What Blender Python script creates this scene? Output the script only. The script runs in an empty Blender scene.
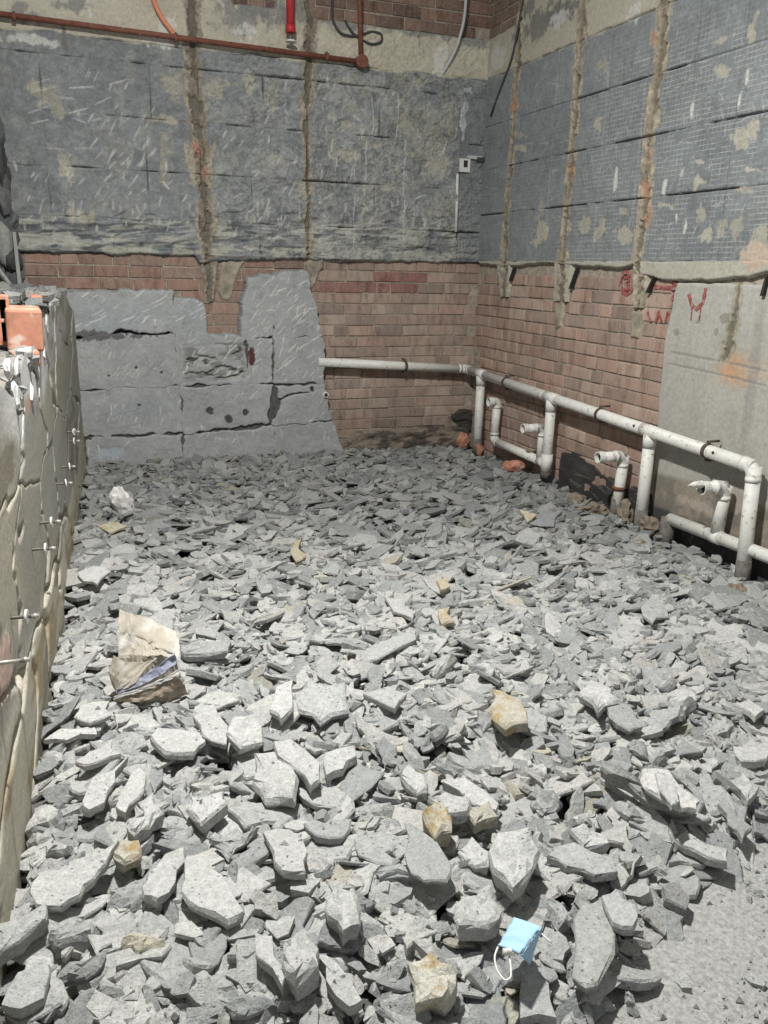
import bpy, bmesh, math, random
import numpy as np
from mathutils import Vector, Matrix

random.seed(7)
rng = np.random.default_rng(11)
scene = bpy.context.scene
COL = scene.collection

# ------------------------------------------------------------------ camera, world, lamps, exposure
F = 830.0                                   # focal length in pixels of the 768 x 1024 frame
def _cd(x, y):
    return np.array([(x - 384) / F, -(y - 512) / F, -1.0])
_Y = _cd(60, 261); _Y /= np.linalg.norm(_Y)
_X = _cd(2600, 320); _X -= _X.dot(_Y) * _Y; _X /= np.linalg.norm(_X)
_Z = np.cross(_X, _Y)
ROT = np.stack([_X, _Y, _Z])
CAM = np.array([0.0, 0.0, 1.6])
cam_data = bpy.data.cameras.new('camera')
cam = bpy.data.objects.new('camera', cam_data); COL.objects.link(cam)
cam_data.sensor_fit = 'VERTICAL'; cam_data.sensor_height = 36.0
cam_data.lens = 36.0 * F / 1024.0
cam_data.clip_start = 0.05
cam.matrix_world = Matrix([list(ROT[0]) + [CAM[0]], list(ROT[1]) + [CAM[1]], list(ROT[2]) + [CAM[2]], [0, 0, 0, 1]])
scene.camera = cam

world = bpy.data.worlds.new('World'); scene.world = world; world.use_nodes = True
world.node_tree.nodes['Background'].inputs[0].default_value = (0.95, 0.985, 1.0, 1)
world.node_tree.nodes['Background'].inputs[1].default_value = 0.27

def lamp(name, kind, loc, target, energy, size, color=(1, 1, 1)):
    ld = bpy.data.lights.new(name, kind); ld.energy = energy; ld.color = color
    if kind == 'AREA':
        ld.shape = 'DISK'; ld.size = size
    else:
        ld.shadow_soft_size = size
    o = bpy.data.objects.new(name, ld); COL.objects.link(o)
    o.location = loc
    o.rotation_euler = (Vector(target) - Vector(loc)).to_track_quat('-Z', 'Y').to_euler()
    return o
lamp('work_lamp', 'AREA', (0.30, 2.4, 4.1), (0.9, 3.1, 0.0), 285, 0.20, (1.0, 0.985, 0.95))

scene.view_settings.view_transform = 'Standard'
scene.view_settings.look = 'None'
scene.view_settings.gamma = 1.0
scene.view_settings.use_curve_mapping = False
scene.view_settings.exposure = 0.0

# ------------------------------------------------------------------ geometry helpers
XR, YB = 3.40, 6.76                        # right wall plane, back wall plane
LP0 = np.array([0.05, 6.5]); LP1 = np.array([-0.23, 2.03])
_ld = LP1 - LP0
LN = np.array([-_ld[1], _ld[0]]); LN = LN / np.linalg.norm(LN)

def ray(x, y): return ROT @ _cd(x, y)
def on_z(x, y, z=0.0):
    d = ray(x, y); return CAM + d * (z - CAM[2]) / d[2]
def on_back(x, y, w=0.0):
    d = ray(x, y); return CAM + d * (YB - w - CAM[1]) / d[1]
def on_right(x, y, w=0.0):
    d = ray(x, y); return CAM + d * (XR - w - CAM[0]) / d[0]
def on_left(x, y, w=0.0):
    d = ray(x, y); t = ((LP0 + LN * w - CAM[:2]) @ LN) / (d[:2] @ LN); return CAM + d * t
def on_plane(x, y, p, n):
    d = ray(x, y); return CAM + d * ((p - CAM) @ n) / (d @ n)
def project(P):
    c = ROT.T @ (np.asarray(P, float) - CAM)
    return 384 + F * c[0] / -c[2], 512 - F * c[1] / -c[2], -c[2]

def fr_back(u, v, w): return np.stack([u, YB - w, v], -1)
def fr_right(u, v, w): return np.stack([XR - w, u, v], -1)
def fr_left(u, v, w):
    k = (u - LP0[1]) / (LP1[1] - LP0[1])
    x = LP0[0] + k * (LP1[0] - LP0[0])
    return np.stack([x + LN[0] * w, u + LN[1] * w, v], -1)
def uv_back(x, y): p = on_back(x, y); return np.array([p[0], p[2]])
def uv_right(x, y): p = on_right(x, y); return np.array([p[1], p[2]])
def uv_left(x, y): p = on_left(x, y); return np.array([p[1], p[2]])

def _hash(ix, iy, s):
    h = (ix.astype(np.int64) * 374761393 + iy.astype(np.int64) * 668265263 + s * 2147483647 + 982451653) & 0xffffffff
    h = ((h ^ (h >> 13)) * 1274126177) & 0xffffffff
    h = ((h ^ (h >> 16)) * 2246822519) & 0xffffffff
    return ((h ^ (h >> 15)) & 0xffffff) / float(0xffffff)
def vnoise(x, y, s=0):
    ix = np.floor(x); iy = np.floor(y); fx = x - ix; fy = y - iy
    fx = fx * fx * (3 - 2 * fx); fy = fy * fy * (3 - 2 * fy)
    a = _hash(ix, iy, s); b = _hash(ix + 1, iy, s); c = _hash(ix, iy + 1, s); d = _hash(ix + 1, iy + 1, s)
    return (a * (1 - fx) + b * fx) * (1 - fy) + (c * (1 - fx) + d * fx) * fy
def fbm(x, y, s=0, o=4, g=0.5):
    t = 0.0; a = 1.0; n = 0.0
    for i in range(o):
        t = t + a * vnoise(x * 2 ** i + 17.3 * i, y * 2 ** i - 9.1 * i, s + i * 31); n += a; a *= g
    return t / n
def sstep(a, b, x):
    t = np.clip((x - a) / (b - a), 0, 1); return t * t * (3 - 2 * t)

def sdf_poly(U, V, poly):
    poly = np.asarray(poly, float); d2 = np.full(U.shape, 1e9); ins = np.zeros(U.shape, bool)
    for i in range(len(poly)):
        a = poly[i]; b = poly[i - 1]; e = b - a; l2 = e @ e + 1e-12
        t = np.clip(((U - a[0]) * e[0] + (V - a[1]) * e[1]) / l2, 0, 1)
        d2 = np.minimum(d2, (U - a[0] - t * e[0]) ** 2 + (V - a[1] - t * e[1]) ** 2)
        if abs(b[1] - a[1]) > 1e-9:
            c = ((a[1] > V) != (b[1] > V)) & (U < (b[0] - a[0]) * (V - a[1]) / (b[1] - a[1]) + a[0])
            ins ^= c
    d = np.sqrt(d2); return np.where(ins, d, -d)

def mesh_np(name, V, faces, mat, parent=None, cols=None, smooth=False):
    """V (n,3); faces: (m,3) or (m,4) array, or list of lists"""
    me = bpy.data.meshes.new(name)
    V = np.asarray(V, np.float32)
    if isinstance(faces, np.ndarray):
        m, k = faces.shape
        me.vertices.add(len(V)); me.vertices.foreach_set('co', V.ravel())
        me.loops.add(m * k); me.loops.foreach_set('vertex_index', faces.astype(np.int32).ravel())
        me.polygons.add(m); me.polygons.foreach_set('loop_start', np.arange(0, m * k, k, dtype=np.int32))
        me.update(calc_edges=True)
    else:
        me.from_pydata([tuple(map(float, v)) for v in V], [], faces); me.update()
    if cols is not None:
        at = me.color_attributes.new('Col', 'FLOAT_COLOR', 'POINT')
        c = np.asarray(cols, np.float32)
        if c.ndim == 1: c = np.tile(c, (len(V), 1))
        if c.shape[1] == 3: c = np.concatenate([c, np.zeros((len(c), 1), np.float32)], 1)
        at.data.foreach_set('color', c.ravel())
    me.polygons.foreach_set('use_smooth', np.full(len(me.polygons), bool(smooth)))
    me.validate()
    o = bpy.data.objects.new(name, me); COL.objects.link(o)
    if mat is not None: me.materials.append(mat)
    if parent is not None: o.parent = parent
    return o
def empty(name, loc):
    o = bpy.data.objects.new(name, None); COL.objects.link(o); o.location = [float(c) for c in loc]; o.empty_display_size = 0.05
    return o
def adopt(o, parent):
    o.parent = parent
    o.matrix_parent_inverse = Matrix.Translation(parent.location).inverted() if parent.type == 'EMPTY' else Matrix()
    return o
def tag(o, label=None, cat=None, group=None, kind=None):
    if label: o['label'] = label
    if cat: o['category'] = cat
    if group: o['group'] = group
    if kind: o['kind'] = kind
    return o

# ------------------------------------------------------------------ materials
def new_mat(name):
    m = bpy.data.materials.new(name); m.use_nodes = True
    nt = m.node_tree; b = nt.nodes['Principled BSDF']; return m, nt, b
def N(nt, t, **kw):
    n = nt.nodes.new(t)
    for k, v in kw.items(): setattr(n, k, v)
    return n
def L(nt, a, b): nt.links.new(a, b)
def mixc(nt, kind, fac, a, b):
    n = N(nt, 'ShaderNodeMix', data_type='RGBA', blend_type=kind)
    for i, s in ((0, fac), (6, a), (7, b)):
        if hasattr(s, 'links'): L(nt, s, n.inputs[i])
        else: n.inputs[i].default_value = s if not isinstance(s, tuple) else (s + (1,) if len(s) == 3 else s)
    return n.outputs[2]
def noise(nt, scale, detail=4, rough=0.6, vec=None):
    n = N(nt, 'ShaderNodeTexNoise'); n.inputs['Scale'].default_value = scale
    n.inputs['Detail'].default_value = detail; n.inputs['Roughness'].default_value = rough
    if vec is not None: L(nt, vec, n.inputs['Vector'])
    return n.outputs['Fac']
def ramp(nt, fac, stops):
    r = N(nt, 'ShaderNodeValToRGB'); e = r.color_ramp.elements
    while len(e) < len(stops): e.new(0.5)
    for el, (p, c) in zip(e, stops):
        el.position = p; el.color = c if len(c) == 4 else tuple(c) + (1,)
    L(nt, fac, r.inputs[0]); return r.outputs[0]
def bump(nt, b, h, dist=0.004, strength=0.6):
    n = N(nt, 'ShaderNodeBump'); n.inputs['Distance'].default_value = dist; n.inputs['Strength'].default_value = strength
    L(nt, h, n.inputs['Height']); L(nt, n.outputs[0], b.inputs['Normal'])
def math_(nt, op, a, b=None, c=None):
    n = N(nt, 'ShaderNodeMath', operation=op)
    for i, s in enumerate((a, b, c)):
        if s is None: continue
        if hasattr(s, 'links'): L(nt, s, n.inputs[i])
        else: n.inputs[i].default_value = s
    return n.outputs[0]

def mat_painted(name, fine=70, amp=0.35, ribs=False, rough=0.92, bdist=0.003, pits=0.0, coarse=0.0):
    m, nt, b = new_mat(name)
    at = N(nt, 'ShaderNodeVertexColor', layer_name='Col')
    geo = N(nt, 'ShaderNodeNewGeometry')
    n1 = noise(nt, fine, 6, 0.7, geo.outputs['Position'])
    lo = 1 - amp; hi = 1 + amp
    tint = ramp(nt, n1, [(0.28, (lo, lo, lo)), (0.72, (hi, hi, hi))])
    c = mixc(nt, 'MULTIPLY', 1.0, at.outputs['Color'], tint)
    h = n1
    if ribs:
        sx = N(nt, 'ShaderNodeSeparateXYZ'); L(nt, geo.outputs['Position'], sx.inputs[0])
        s = math_(nt, 'ADD', sx.outputs[0], sx.outputs[1])
        la = math_(nt, 'GREATER_THAN', math_(nt, 'FRACT', math_(nt, 'MULTIPLY', s, 1 / 0.031)), 0.78)
        lb = math_(nt, 'GREATER_THAN', math_(nt, 'FRACT', math_(nt, 'MULTIPLY', sx.outputs[2], 1 / 0.027)), 0.76)
        ln = math_(nt, 'MAXIMUM', math_(nt, 'MULTIPLY', la, 0.6), lb)
        n2 = noise(nt, 14, 3, 0.6, geo.outputs['Position'])
        brk = ramp(nt, n2, [(0.36, (0, 0, 0)), (0.54, (1, 1, 1))])
        fac = math_(nt, 'MULTIPLY', math_(nt, 'MULTIPLY', ln, brk), at.outputs['Alpha'])
        c = mixc(nt, 'MIX', math_(nt, 'MULTIPLY', fac, 0.55), c, (0.42, 0.43, 0.42))
        h = math_(nt, 'ADD', math_(nt, 'MULTIPLY', n1, 0.7), fac)
    if pits:
        v = N(nt, 'ShaderNodeTexVoronoi'); v.inputs['Scale'].default_value = 55; L(nt, geo.outputs['Position'], v.inputs['Vector'])
        pm = ramp(nt, v.outputs['Distance'], [(0.10, (1, 1, 1)), (0.20, (0, 0, 0))])
        n3 = noise(nt, 9, 2, 0.5, geo.outputs['Position'])
        pf = math_(nt, 'MULTIPLY', pm, ramp(nt, n3, [(0.5, (0, 0, 0)), (0.62, (1, 1, 1))]))
        c = mixc(nt, 'MULTIPLY', math_(nt, 'MULTIPLY', pf, pits), c, (0.45, 0.45, 0.45))
        h = math_(nt, 'SUBTRACT', h, math_(nt, 'MULTIPLY', pf, 0.8))
    if coarse:
        n5 = noise(nt, 24, 6, 0.75, geo.outputs['Position'])
        h = math_(nt, 'ADD', h, math_(nt, 'MULTIPLY', n5, coarse))
        n6 = noise(nt, 190, 3, 0.7, geo.outputs['Position'])
        c = mixc(nt, 'MULTIPLY', 0.8, c, ramp(nt, n6, [(0.34, (0.62, 0.62, 0.62)), (0.46, (1, 1, 1)), (0.75, (1.12, 1.12, 1.12))]))
    L(nt, c, b.inputs['Base Color']); b.inputs['Roughness'].default_value = rough
    b.inputs['Specular IOR Level'].default_value = 0.25
    bump(nt, b, h, bdist, 1.0)
    return m
M = {}
M['wall'] = mat_painted('cement_backing', 55, 0.22, ribs=True)
M['slab'] = mat_painted('mortar_bed', 60, 0.16)
M['plaster'] = mat_painted('old_plaster', 45, 0.20)
M['stone'] = mat_painted('rubble_stone', 60, 0.24, bdist=0.007, pits=0.7, coarse=1.6)
M['bed'] = mat_painted('shaded_rubble_dust', 90, 0.4, bdist=0.01)

def stain(mat, col, scale, lo, hi):
    nt = mat.node_tree; b = nt.nodes['Principled BSDF']; src = b.inputs['Base Color'].links[0].from_socket
    geo = N(nt, 'ShaderNodeNewGeometry'); n = noise(nt, scale, 5, 0.7, geo.outputs['Position'])
    c = mixc(nt, 'MIX', ramp(nt, n, [(lo, (0, 0, 0)), (hi, (1, 1, 1))]), src, col); L(nt, c, b.inputs['Base Color'])
M['stained'] = mat_painted('ochre_stained_stone', 60, 0.24, bdist=0.007, pits=0.7, coarse=1.6)
stain(M['stained'], (0.40, 0.30, 0.15), 13, 0.50, 0.62)

def mat_simple(name, col, rough=0.8, var=0.25, scale=40, spot=None, metal=0.0, bd=0.002, spot_scale=30, spot_lo=0.56, spot_hi=0.62):
    m, nt, b = new_mat(name)
    geo = N(nt, 'ShaderNodeNewGeometry')
    n1 = noise(nt, scale, 5, 0.65, geo.outputs['Position'])
    a = tuple(x * (1 - var) for x in col); z = tuple(min(1, x * (1 + var)) for x in col)
    c = ramp(nt, n1, [(0.3, a), (0.7, z)])
    if spot:
        n2 = noise(nt, spot_scale, 3, 0.6, geo.outputs['Position'])
        f = ramp(nt, n2, [(spot_lo, (0, 0, 0)), (spot_hi, (1, 1, 1))])
        c = mixc(nt, 'MIX', f, c, spot)
    L(nt, c, b.inputs['Base Color']); b.inputs['Roughness'].default_value = rough
    b.inputs['Metallic'].default_value = metal
    b.inputs['Specular IOR Level'].default_value = 0.35
    bump(nt, b, n1, bd, 0.5)
    return m
def mat_brick():
    m, nt, b = new_mat('dusty_brick')
    oi = N(nt, 'ShaderNodeObjectInfo'); geo = N(nt, 'ShaderNodeNewGeometry')
    mp = N(nt, 'ShaderNodeMapping'); mp.inputs['Scale'].default_value = (1, 1, 0.28); L(nt, geo.outputs['Position'], mp.inputs[0])
    n1 = noise(nt, 16, 5, 0.7, mp.outputs[0])
    n2 = noise(nt, 60, 5, 0.7, geo.outputs['Position'])
    c = mixc(nt, 'MULTIPLY', 1.0, oi.outputs['Color'], ramp(nt, n1, [(0.32, (0.62, 0.58, 0.56)), (0.5, (1, 1, 1)), (0.75, (1.15, 1.18, 1.2))]))
    c = mixc(nt, 'MIX', ramp(nt, n2, [(0.5, (0, 0, 0)), (0.8, (0.55, 0.55, 0.55))]), c, (0.40, 0.36, 0.31))
    L(nt, c, b.inputs['Base Color']); b.inputs['Roughness'].default_value = 0.95
    b.inputs['Specular IOR Level'].default_value = 0.2
    bump(nt, b, n2, 0.004, 0.7)
    return m
M['brick'] = mat_brick()
M['mortar'] = mat_simple('brick_mortar', (0.33, 0.285, 0.235), 0.95, 0.35, 25, bd=0.006)
M['pvc'] = mat_simple('dusty_white_pvc', (0.68, 0.675, 0.63), 0.5, 0.10, 14, spot=(0.34, 0.30, 0.24), spot_scale=38, spot_lo=0.60, spot_hi=0.68)
M['pvc_grime'] = mat_simple('cement_grimed_pvc', (0.15, 0.14, 0.125), 0.9, 0.4, 30, bd=0.006)
M['pvc_dark'] = mat_simple('pipe_bore', (0.03, 0.028, 0.025), 0.9)
M['clamp'] = mat_simple('rusty_clamp', (0.085, 0.065, 0.05), 0.8, 0.4, 50)
M['steel'] = mat_simple('zinc_steel', (0.50, 0.48, 0.43), 0.45, 0.2, 60, metal=0.6)
M['steel_dark'] = mat_simple('dull_steel', (0.14, 0.125, 0.105), 0.6, 0.3, 60, metal=0.4)
M['redpipe'] = mat_simple('rust_red_pipe', (0.17, 0.065, 0.042), 0.7, 0.35, 30, spot=(0.25, 0.21, 0.18), spot_scale=18, spot_lo=0.62, spot_hi=0.72)
M['red'] = mat_simple('bright_red_paint', (0.42, 0.035, 0.04), 0.5, 0.2, 25)
M['orange_hose'] = mat_simple('orange_conduit', (0.62, 0.24, 0.14), 0.55, 0.15, 30)
M['cable'] = mat_simple('black_cable', (0.05, 0.05, 0.052), 0.6)
M['conduit'] = mat_simple('grey_white_conduit', (0.45, 0.46, 0.45), 0.5, 0.15)
M['whitebox'] = mat_simple('white_plastic', (0.62, 0.62, 0.60), 0.6, 0.12)
M['clay'] = mat_simple('orange_clay', (0.46, 0.215, 0.145), 0.9, 0.2, 22, spot=(0.6, 0.5, 0.42), spot_scale=14, spot_lo=0.58, spot_hi=0.7)
M['clod'] = mat_simple('brown_mortar', (0.21, 0.175, 0.135), 0.95, 0.35, 35, bd=0.01)
M['paint'] = mat_simple('red_spray_paint', (0.29, 0.085, 0.08), 0.8, 0.35, 45, spot=(0.34, 0.24, 0.2), spot_scale=40, spot_lo=0.52, spot_hi=0.62)
M['mask'] = mat_simple('blue_nonwoven', (0.38, 0.60, 0.78), 0.8, 0.05, 80)
M['maskwhite'] = mat_simple('white_elastic', (0.75, 0.75, 0.70), 0.8, 0.05, 80)
M['sack'] = mat_simple('woven_sack', (0.42, 0.385, 0.32), 0.85, 0.16, 18, spot=(0.54, 0.525, 0.48), spot_scale=9, spot_lo=0.5, spot_hi=0.6)
M['liner'] = mat_simple('blue_grey_liner', (0.27, 0.29, 0.37), 0.5, 0.25, 30)
M['sackin'] = mat_simple('brown_sack_cloth', (0.34, 0.29, 0.23), 0.9, 0.35, 26)  # brown cloth for the lower front of the sack
M['bag'] = mat_simple('pale_plastic', (0.58, 0.57, 0.55), 0.5, 0.12, 24)
M['concrete'] = mat_simple('dusty_floor', (0.345, 0.342, 0.328), 0.95, 0.32, 90, spot=(0.25, 0.248, 0.238), spot_scale=55, spot_lo=0.54, spot_hi=0.66, bd=0.006)

# ------------------------------------------------------------------ wall rasters: colour + relief on a fine grid, cut into panels
class Raster:
    def __init__(s, frame, uvf, u0, u1, v0, v1, res, base, seed=0):
        s.frame, s.uvf, s.u0, s.v0, s.res, s.seed = frame, uvf, u0, v0, res, seed
        us = np.arange(u0, u1, res); vs = np.arange(v0, v1, res)
        s.U, s.V = np.meshgrid(us, vs)
        s.col = np.tile(np.array(base, float), s.U.shape + (1,))
        s.h = np.zeros(s.U.shape); s.rib = np.zeros(s.U.shape)
    def win(s, ua, ub, va, vb):
        H, W = s.U.shape
        j0 = int(np.clip((min(ua, ub) - s.u0) / s.res - 1, 0, W)); j1 = int(np.clip((max(ua, ub) - s.u0) / s.res + 2, 0, W))
        i0 = int(np.clip((min(va, vb) - s.v0) / s.res - 1, 0, H)); i1 = int(np.clip((max(va, vb) - s.v0) / s.res + 2, 0, H))
        return slice(i0, i1), slice(j0, j1)
    def px(s, x, y): return s.uvf(x, y)
    def mix(s, w, mask, col):
        m = np.clip(mask, 0, 1)[..., None]; s.col[w] = s.col[w] * (1 - m) + np.array(col) * m
    def tint(s, scale, amp, seed, o=4):
        f = fbm(s.U * scale, s.V * scale, seed, o); s.col *= (1 + amp * (f - 0.5) * 2)[..., None]
    def blot(s, x, y, rx, ry, col, ang=0, seed=0, jag=0.6, soft=0.12, dh=0.0, k=1.0):
        """a patch centred on an image point, radii in image pixels"""
        c = s.px(x, y); ku = np.linalg.norm(s.px(x + 1, y) - c); kv = np.linalg.norm(s.px(x, y + 1) - c)
        ru, rv = rx * ku, ry * kv; R = max(ru, rv) * 1.8
        w = s.win(c[0] - R, c[0] + R, c[1] - R, c[1] + R)
        U = s.U[w] - c[0]; V = s.V[w] - c[1]; ca, sa = math.cos(ang), math.sin(ang)
        a = (U * ca + V * sa) / ru; b = (-U * sa + V * ca) / rv
        d = np.sqrt(a * a + b * b) + jag * (1.5 * (fbm(s.U[w] * 16, s.V[w] * 16, seed + s.seed, 5, 0.62) - 0.5) * 2 + 0.5 * (vnoise(s.U[w] * 70, s.V[w] * 45, seed) - 0.5))
        m = sstep(1 + soft, 1 - soft, d) * k
        s.mix(w, m, col); s.h[w] += dh * m
    def stroke(s, a, b, wd, col, dh=0.0, k=1.0):
        w = s.win(min(a[0], b[0]) - wd * 2, max(a[0], b[0]) + wd * 2, min(a[1], b[1]) - wd * 2, max(a[1], b[1]) + wd * 2)
        U, V = s.U[w], s.V[w]
        if U.size == 0: return
        e = np.array([b[0] - a[0], b[1] - a[1]]); l2 = e @ e + 1e-9
        t = np.clip(((U - a[0]) * e[0] + (V - a[1]) * e[1]) / l2, 0, 1)
        d = np.hypot(U - a[0] - t * e[0], V - a[1] - t * e[1])
        m = sstep(wd, wd * 0.35, d / (0.25 + 0.75 * np.sin(np.pi * (0.08 + 0.84 * t)))) * k
        s.mix(w, m, col); s.h[w] += dh * m
    def strokes(s, x0, y0, x1, y1, n, ang, dang, lpx, col, wd=0.005, seed=0, dh=-0.002, k=0.75):
        r = np.random.default_rng(seed + 500)
        for i in range(n):
            x = r.uniform(x0, x1); y = r.uniform(y0, y1); a = math.radians(r.normal(ang, dang)); l = r.uniform(0.4, 1.3) * lpx
            p = s.px(x, y); q = s.px(x + l * math.cos(a), y - l * math.sin(a))
            s.stroke(p, q, wd * r.uniform(0.7, 1.5), col, dh, k * r.uniform(0.4, 1))
    def groove(s, pts, depth, cols, seed=0, lip=0.006):
        """pts: (image x, image y, half width in metres); chased channel with ragged mortar sides"""
        P = [(*s.px(x, y), wd) for x, y, wd in pts]
        us = [p[0] for p in P]; vs = [p[1] for p in P]
        w = s.win(min(us) - 0.15, max(us) + 0.15, min(vs) - 0.05, max(vs) + 0.05)
        U, V = s.U[w], s.V[w]; best = np.full(U.shape, 9.0)
        for (a0, a1, wa), (b0, b1, wb) in zip(P[:-1], P[1:]):
            e0, e1 = b0 - a0, b1 - a1; t = np.clip(((U - a0) * e0 + (V - a1) * e1) / (e0 * e0 + e1 * e1 + 1e-9), 0, 1)
            d = np.hypot(U - a0 - t * e0, V - a1 - t * e1) / (wa + (wb - wa) * t); best = np.minimum(best, d)
        n = fbm(U * 20, V * 11, seed + 3, 5, 0.65); n2 = fbm(U * 50, V * 36, seed + 9, 3, 0.7)
        d = best + (n - 0.5) * 2.4
        side = sstep(1.15, 0.95, d); core = sstep(0.50, 0.28, d + 0.9 * (fbm(U * 9, V * 7, seed + 21, 3) - 0.45))
        c = np.array(cols[0]) * (0.55 + 0.9 * n2)[..., None]
        k = sstep(0.45, 0.62, n)[..., None]; c = c * (1 - k) + np.array(cols[1]) * (0.6 + 0.8 * n2)[..., None] * k
        m = side[..., None]; s.col[w] = s.col[w] * (1 - m) + c * m
        m = (core * 0.75)[..., None]; s.col[w] = s.col[w] * (1 - m) + np.array(cols[2]) * m
        s.h[w] += lip * side * (n2 * 3 - 1.0) - depth * core * (0.6 + 0.8 * n2) - 0.35 * depth * side * sstep(0.5, 0.35, n)
        s.rib[w] *= (1 - side)
    def peel(s, scale, seed, width, dark, k, zone=1.0, step=0.004):
        """flaking skin: ragged edges of thin layers, with cracks and edge shade painted dark along each lip"""
        n = fbm(s.U * scale, s.V * scale * 1.3, seed, 5, 0.6)
        for lv in (0.40, 0.5, 0.6):
            m = sstep(width, width * 0.3, np.abs(n - lv)) * sstep(0.42, 0.55, fbm(s.U * scale * 1.7, s.V * scale * 1.7, seed + 8, 3)) * zone
            s.mix(np.s_[:, :], m * k, dark); s.h += step * sstep(lv - 0.006, lv + 0.006, n) * zone  # crack lines and the shade of each layer edge, put into the colour
            s.mix(np.s_[:, :], sstep(width * 2.2, width * 1.2, np.abs(n - lv - width * 1.6)) * 0.25 * zone, (0.36, 0.365, 0.35))
    def panel(s, name, parent, poly, base, thick, mat, edge=0.012, jag=0.012, jscale=18, seed=0, sd=None, kind=None, grow=0.0, opens=0.0):
        poly = np.asarray(poly, float)
        w = s.win(poly[:, 0].min() - jag * 2, poly[:, 0].max() + jag * 2, poly[:, 1].min() - jag * 2, poly[:, 1].max() + jag * 2)
        if sd is not None:
            ii, jj = np.nonzero(sd > -s.res * 2); w = (slice(max(ii.min() - 1, 0), ii.max() + 2), slice(max(jj.min() - 1, 0), jj.max() + 2))
        U, V = s.U[w], s.V[w]
        if U.size < 9: return None
        d = sdf_poly(U, V, poly) if sd is None else sd[w]
        d = d + (fbm(U * jscale, V * jscale, seed + 77, 4) - 0.5) * 2 * jag + grow
        if opens: d = d - opens * sstep(0.47, 0.60, fbm(U * 4.5, V * 4.5, 4242, 3))
        keep = d > -s.res * 1.2
        q = keep[:-1, :-1] & keep[1:, :-1] & keep[:-1, 1:] & keep[1:, 1:]
        if q.sum() < 4: return None
        h = base - 0.012 + (thick + 0.012) * sstep(-s.res, edge, d) + s.h[w] * sstep(0, edge * 2, d)
        P = s.frame(U, V, h).reshape(-1, 3)
        C = np.concatenate([s.col[w], s.rib[w][..., None]], -1).reshape(-1, 4)
        H, W = U.shape; idx = np.arange(H * W).reshape(H, W)
        i, j = np.nonzero(q)
        f = np.stack([idx[i, j], idx[i, j + 1], idx[i + 1, j + 1], idx[i + 1, j]], 1)
        if s.frame is fr_right or s.frame is fr_left and False: f = f[:, ::-1]
        used = np.unique(f); remap = -np.ones(H * W, int); remap[used] = np.arange(len(used))
        o = mesh_np(name, P[used], remap[f], mat, parent, np.clip(C[used], 0, 1), smooth=True)
        if kind: o['kind'] = kind
        return o

def box_mesh(name, lo, hi, mat, parent=None):
    (a, b, c), (d, e, f) = lo, hi
    V = [(a, b, c), (d, b, c), (d, e, c), (a, e, c), (a, b, f), (d, b, f), (d, e, f), (a, e, f)]
    return mesh_np(name, V, [[0, 3, 2, 1], [4, 5, 6, 7], [0, 1, 5, 4], [1, 2, 6, 5], [2, 3, 7, 6], [3, 0, 4, 7]], mat, parent)

# ------------------------------------------------------------------ floor and wall cores
ZTOP = 4.3
r = np.arange(-1.2, 4.6, 0.05); q = np.arange(0.1, 7.6, 0.05)
U, Vv = np.meshgrid(r, q)
P = np.stack([U, Vv, 0.02 * (fbm(U * 3, Vv * 3, 5) - 0.5)], -1).reshape(-1, 3)
idx = np.arange(U.size).reshape(U.shape)
f = np.stack([idx[:-1, :-1].ravel(), idx[:-1, 1:].ravel(), idx[1:, 1:].ravel(), idx[1:, :-1].ravel()], 1)
floor = tag(mesh_np('floor', P, f, M['concrete'], smooth=True), 'dusty grey concrete floor, bare at the lower right corner', kind='structure')
wall_back = tag(box_mesh('wall_back', (-1.2, YB + 0.009, -0.02), (XR + 0.25, YB + 0.25, ZTOP), M['mortar']),
                'back wall of brick with stripped grey tile backing and mortar slabs', kind='structure')
wall_right = tag(box_mesh('wall_right', (XR + 0.009, 0.6, -0.02), (XR + 0.25, YB + 0.009, ZTOP), M['mortar']),
                 'right wall of brick, concrete and ribbed grey tile backing', kind='structure')

# ------------------------------------------------------------------ bricks, one object each
def brick_mesh(i, length, height):
    r_ = np.random.default_rng(900 + i)
    l, h = length / 2, height / 2
    j = lambda a: r_.uniform(-a, a)
    V = []
    for s_, w in ((1.0, -0.05), (1.0, -0.006), (0.965, 0.0)):
        for (a, b) in ((-1, -1), (1, -1), (1, 1), (-1, 1)):
            V.append((a * (l - (0.004 if s_ < 1 else 0)) + j(0.003), w + (j(0.0025) if w == 0 else 0), b * (h - (0.004 if s_ < 1 else 0)) + j(0.003)))
    V.append((j(l * 0.4), r_.uniform(-0.002, 0.003), j(h * 0.4)))
    Fc = []
    for k in range(4):
        n = (k + 1) % 4
        Fc += [[k, n, 4 + n, 4 + k], [4 + k, 4 + n, 8 + n, 8 + k], [8 + k, 8 + n, 12]]
    me = bpy.data.meshes.new('brick'); me.from_pydata(V, [], Fc); me.update(); me.materials.append(M['brick'])
    return me
BL, BH, PL, PH = 0.237, 0.079, 0.2455, 0.0885
BM = {k: [brick_mesh(i + 10 * int(k * 1000), k, BH) for i in range(6)] for k in (BL, 0.114)}
PAL = [(0.30, 0.205, 0.170), (0.27, 0.180, 0.148), (0.33, 0.238, 0.200), (0.23, 0.158, 0.135), (0.30, 0.225, 0.192), (0.30, 0.190, 0.152), (0.19, 0.142, 0.125)]
_pm = np.mean(PAL, 0); PAL = [tuple((_pm + 0.6 * (np.array(c) - _pm)) * np.array([0.97, 1.05, 1.03])) for c in PAL]
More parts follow.
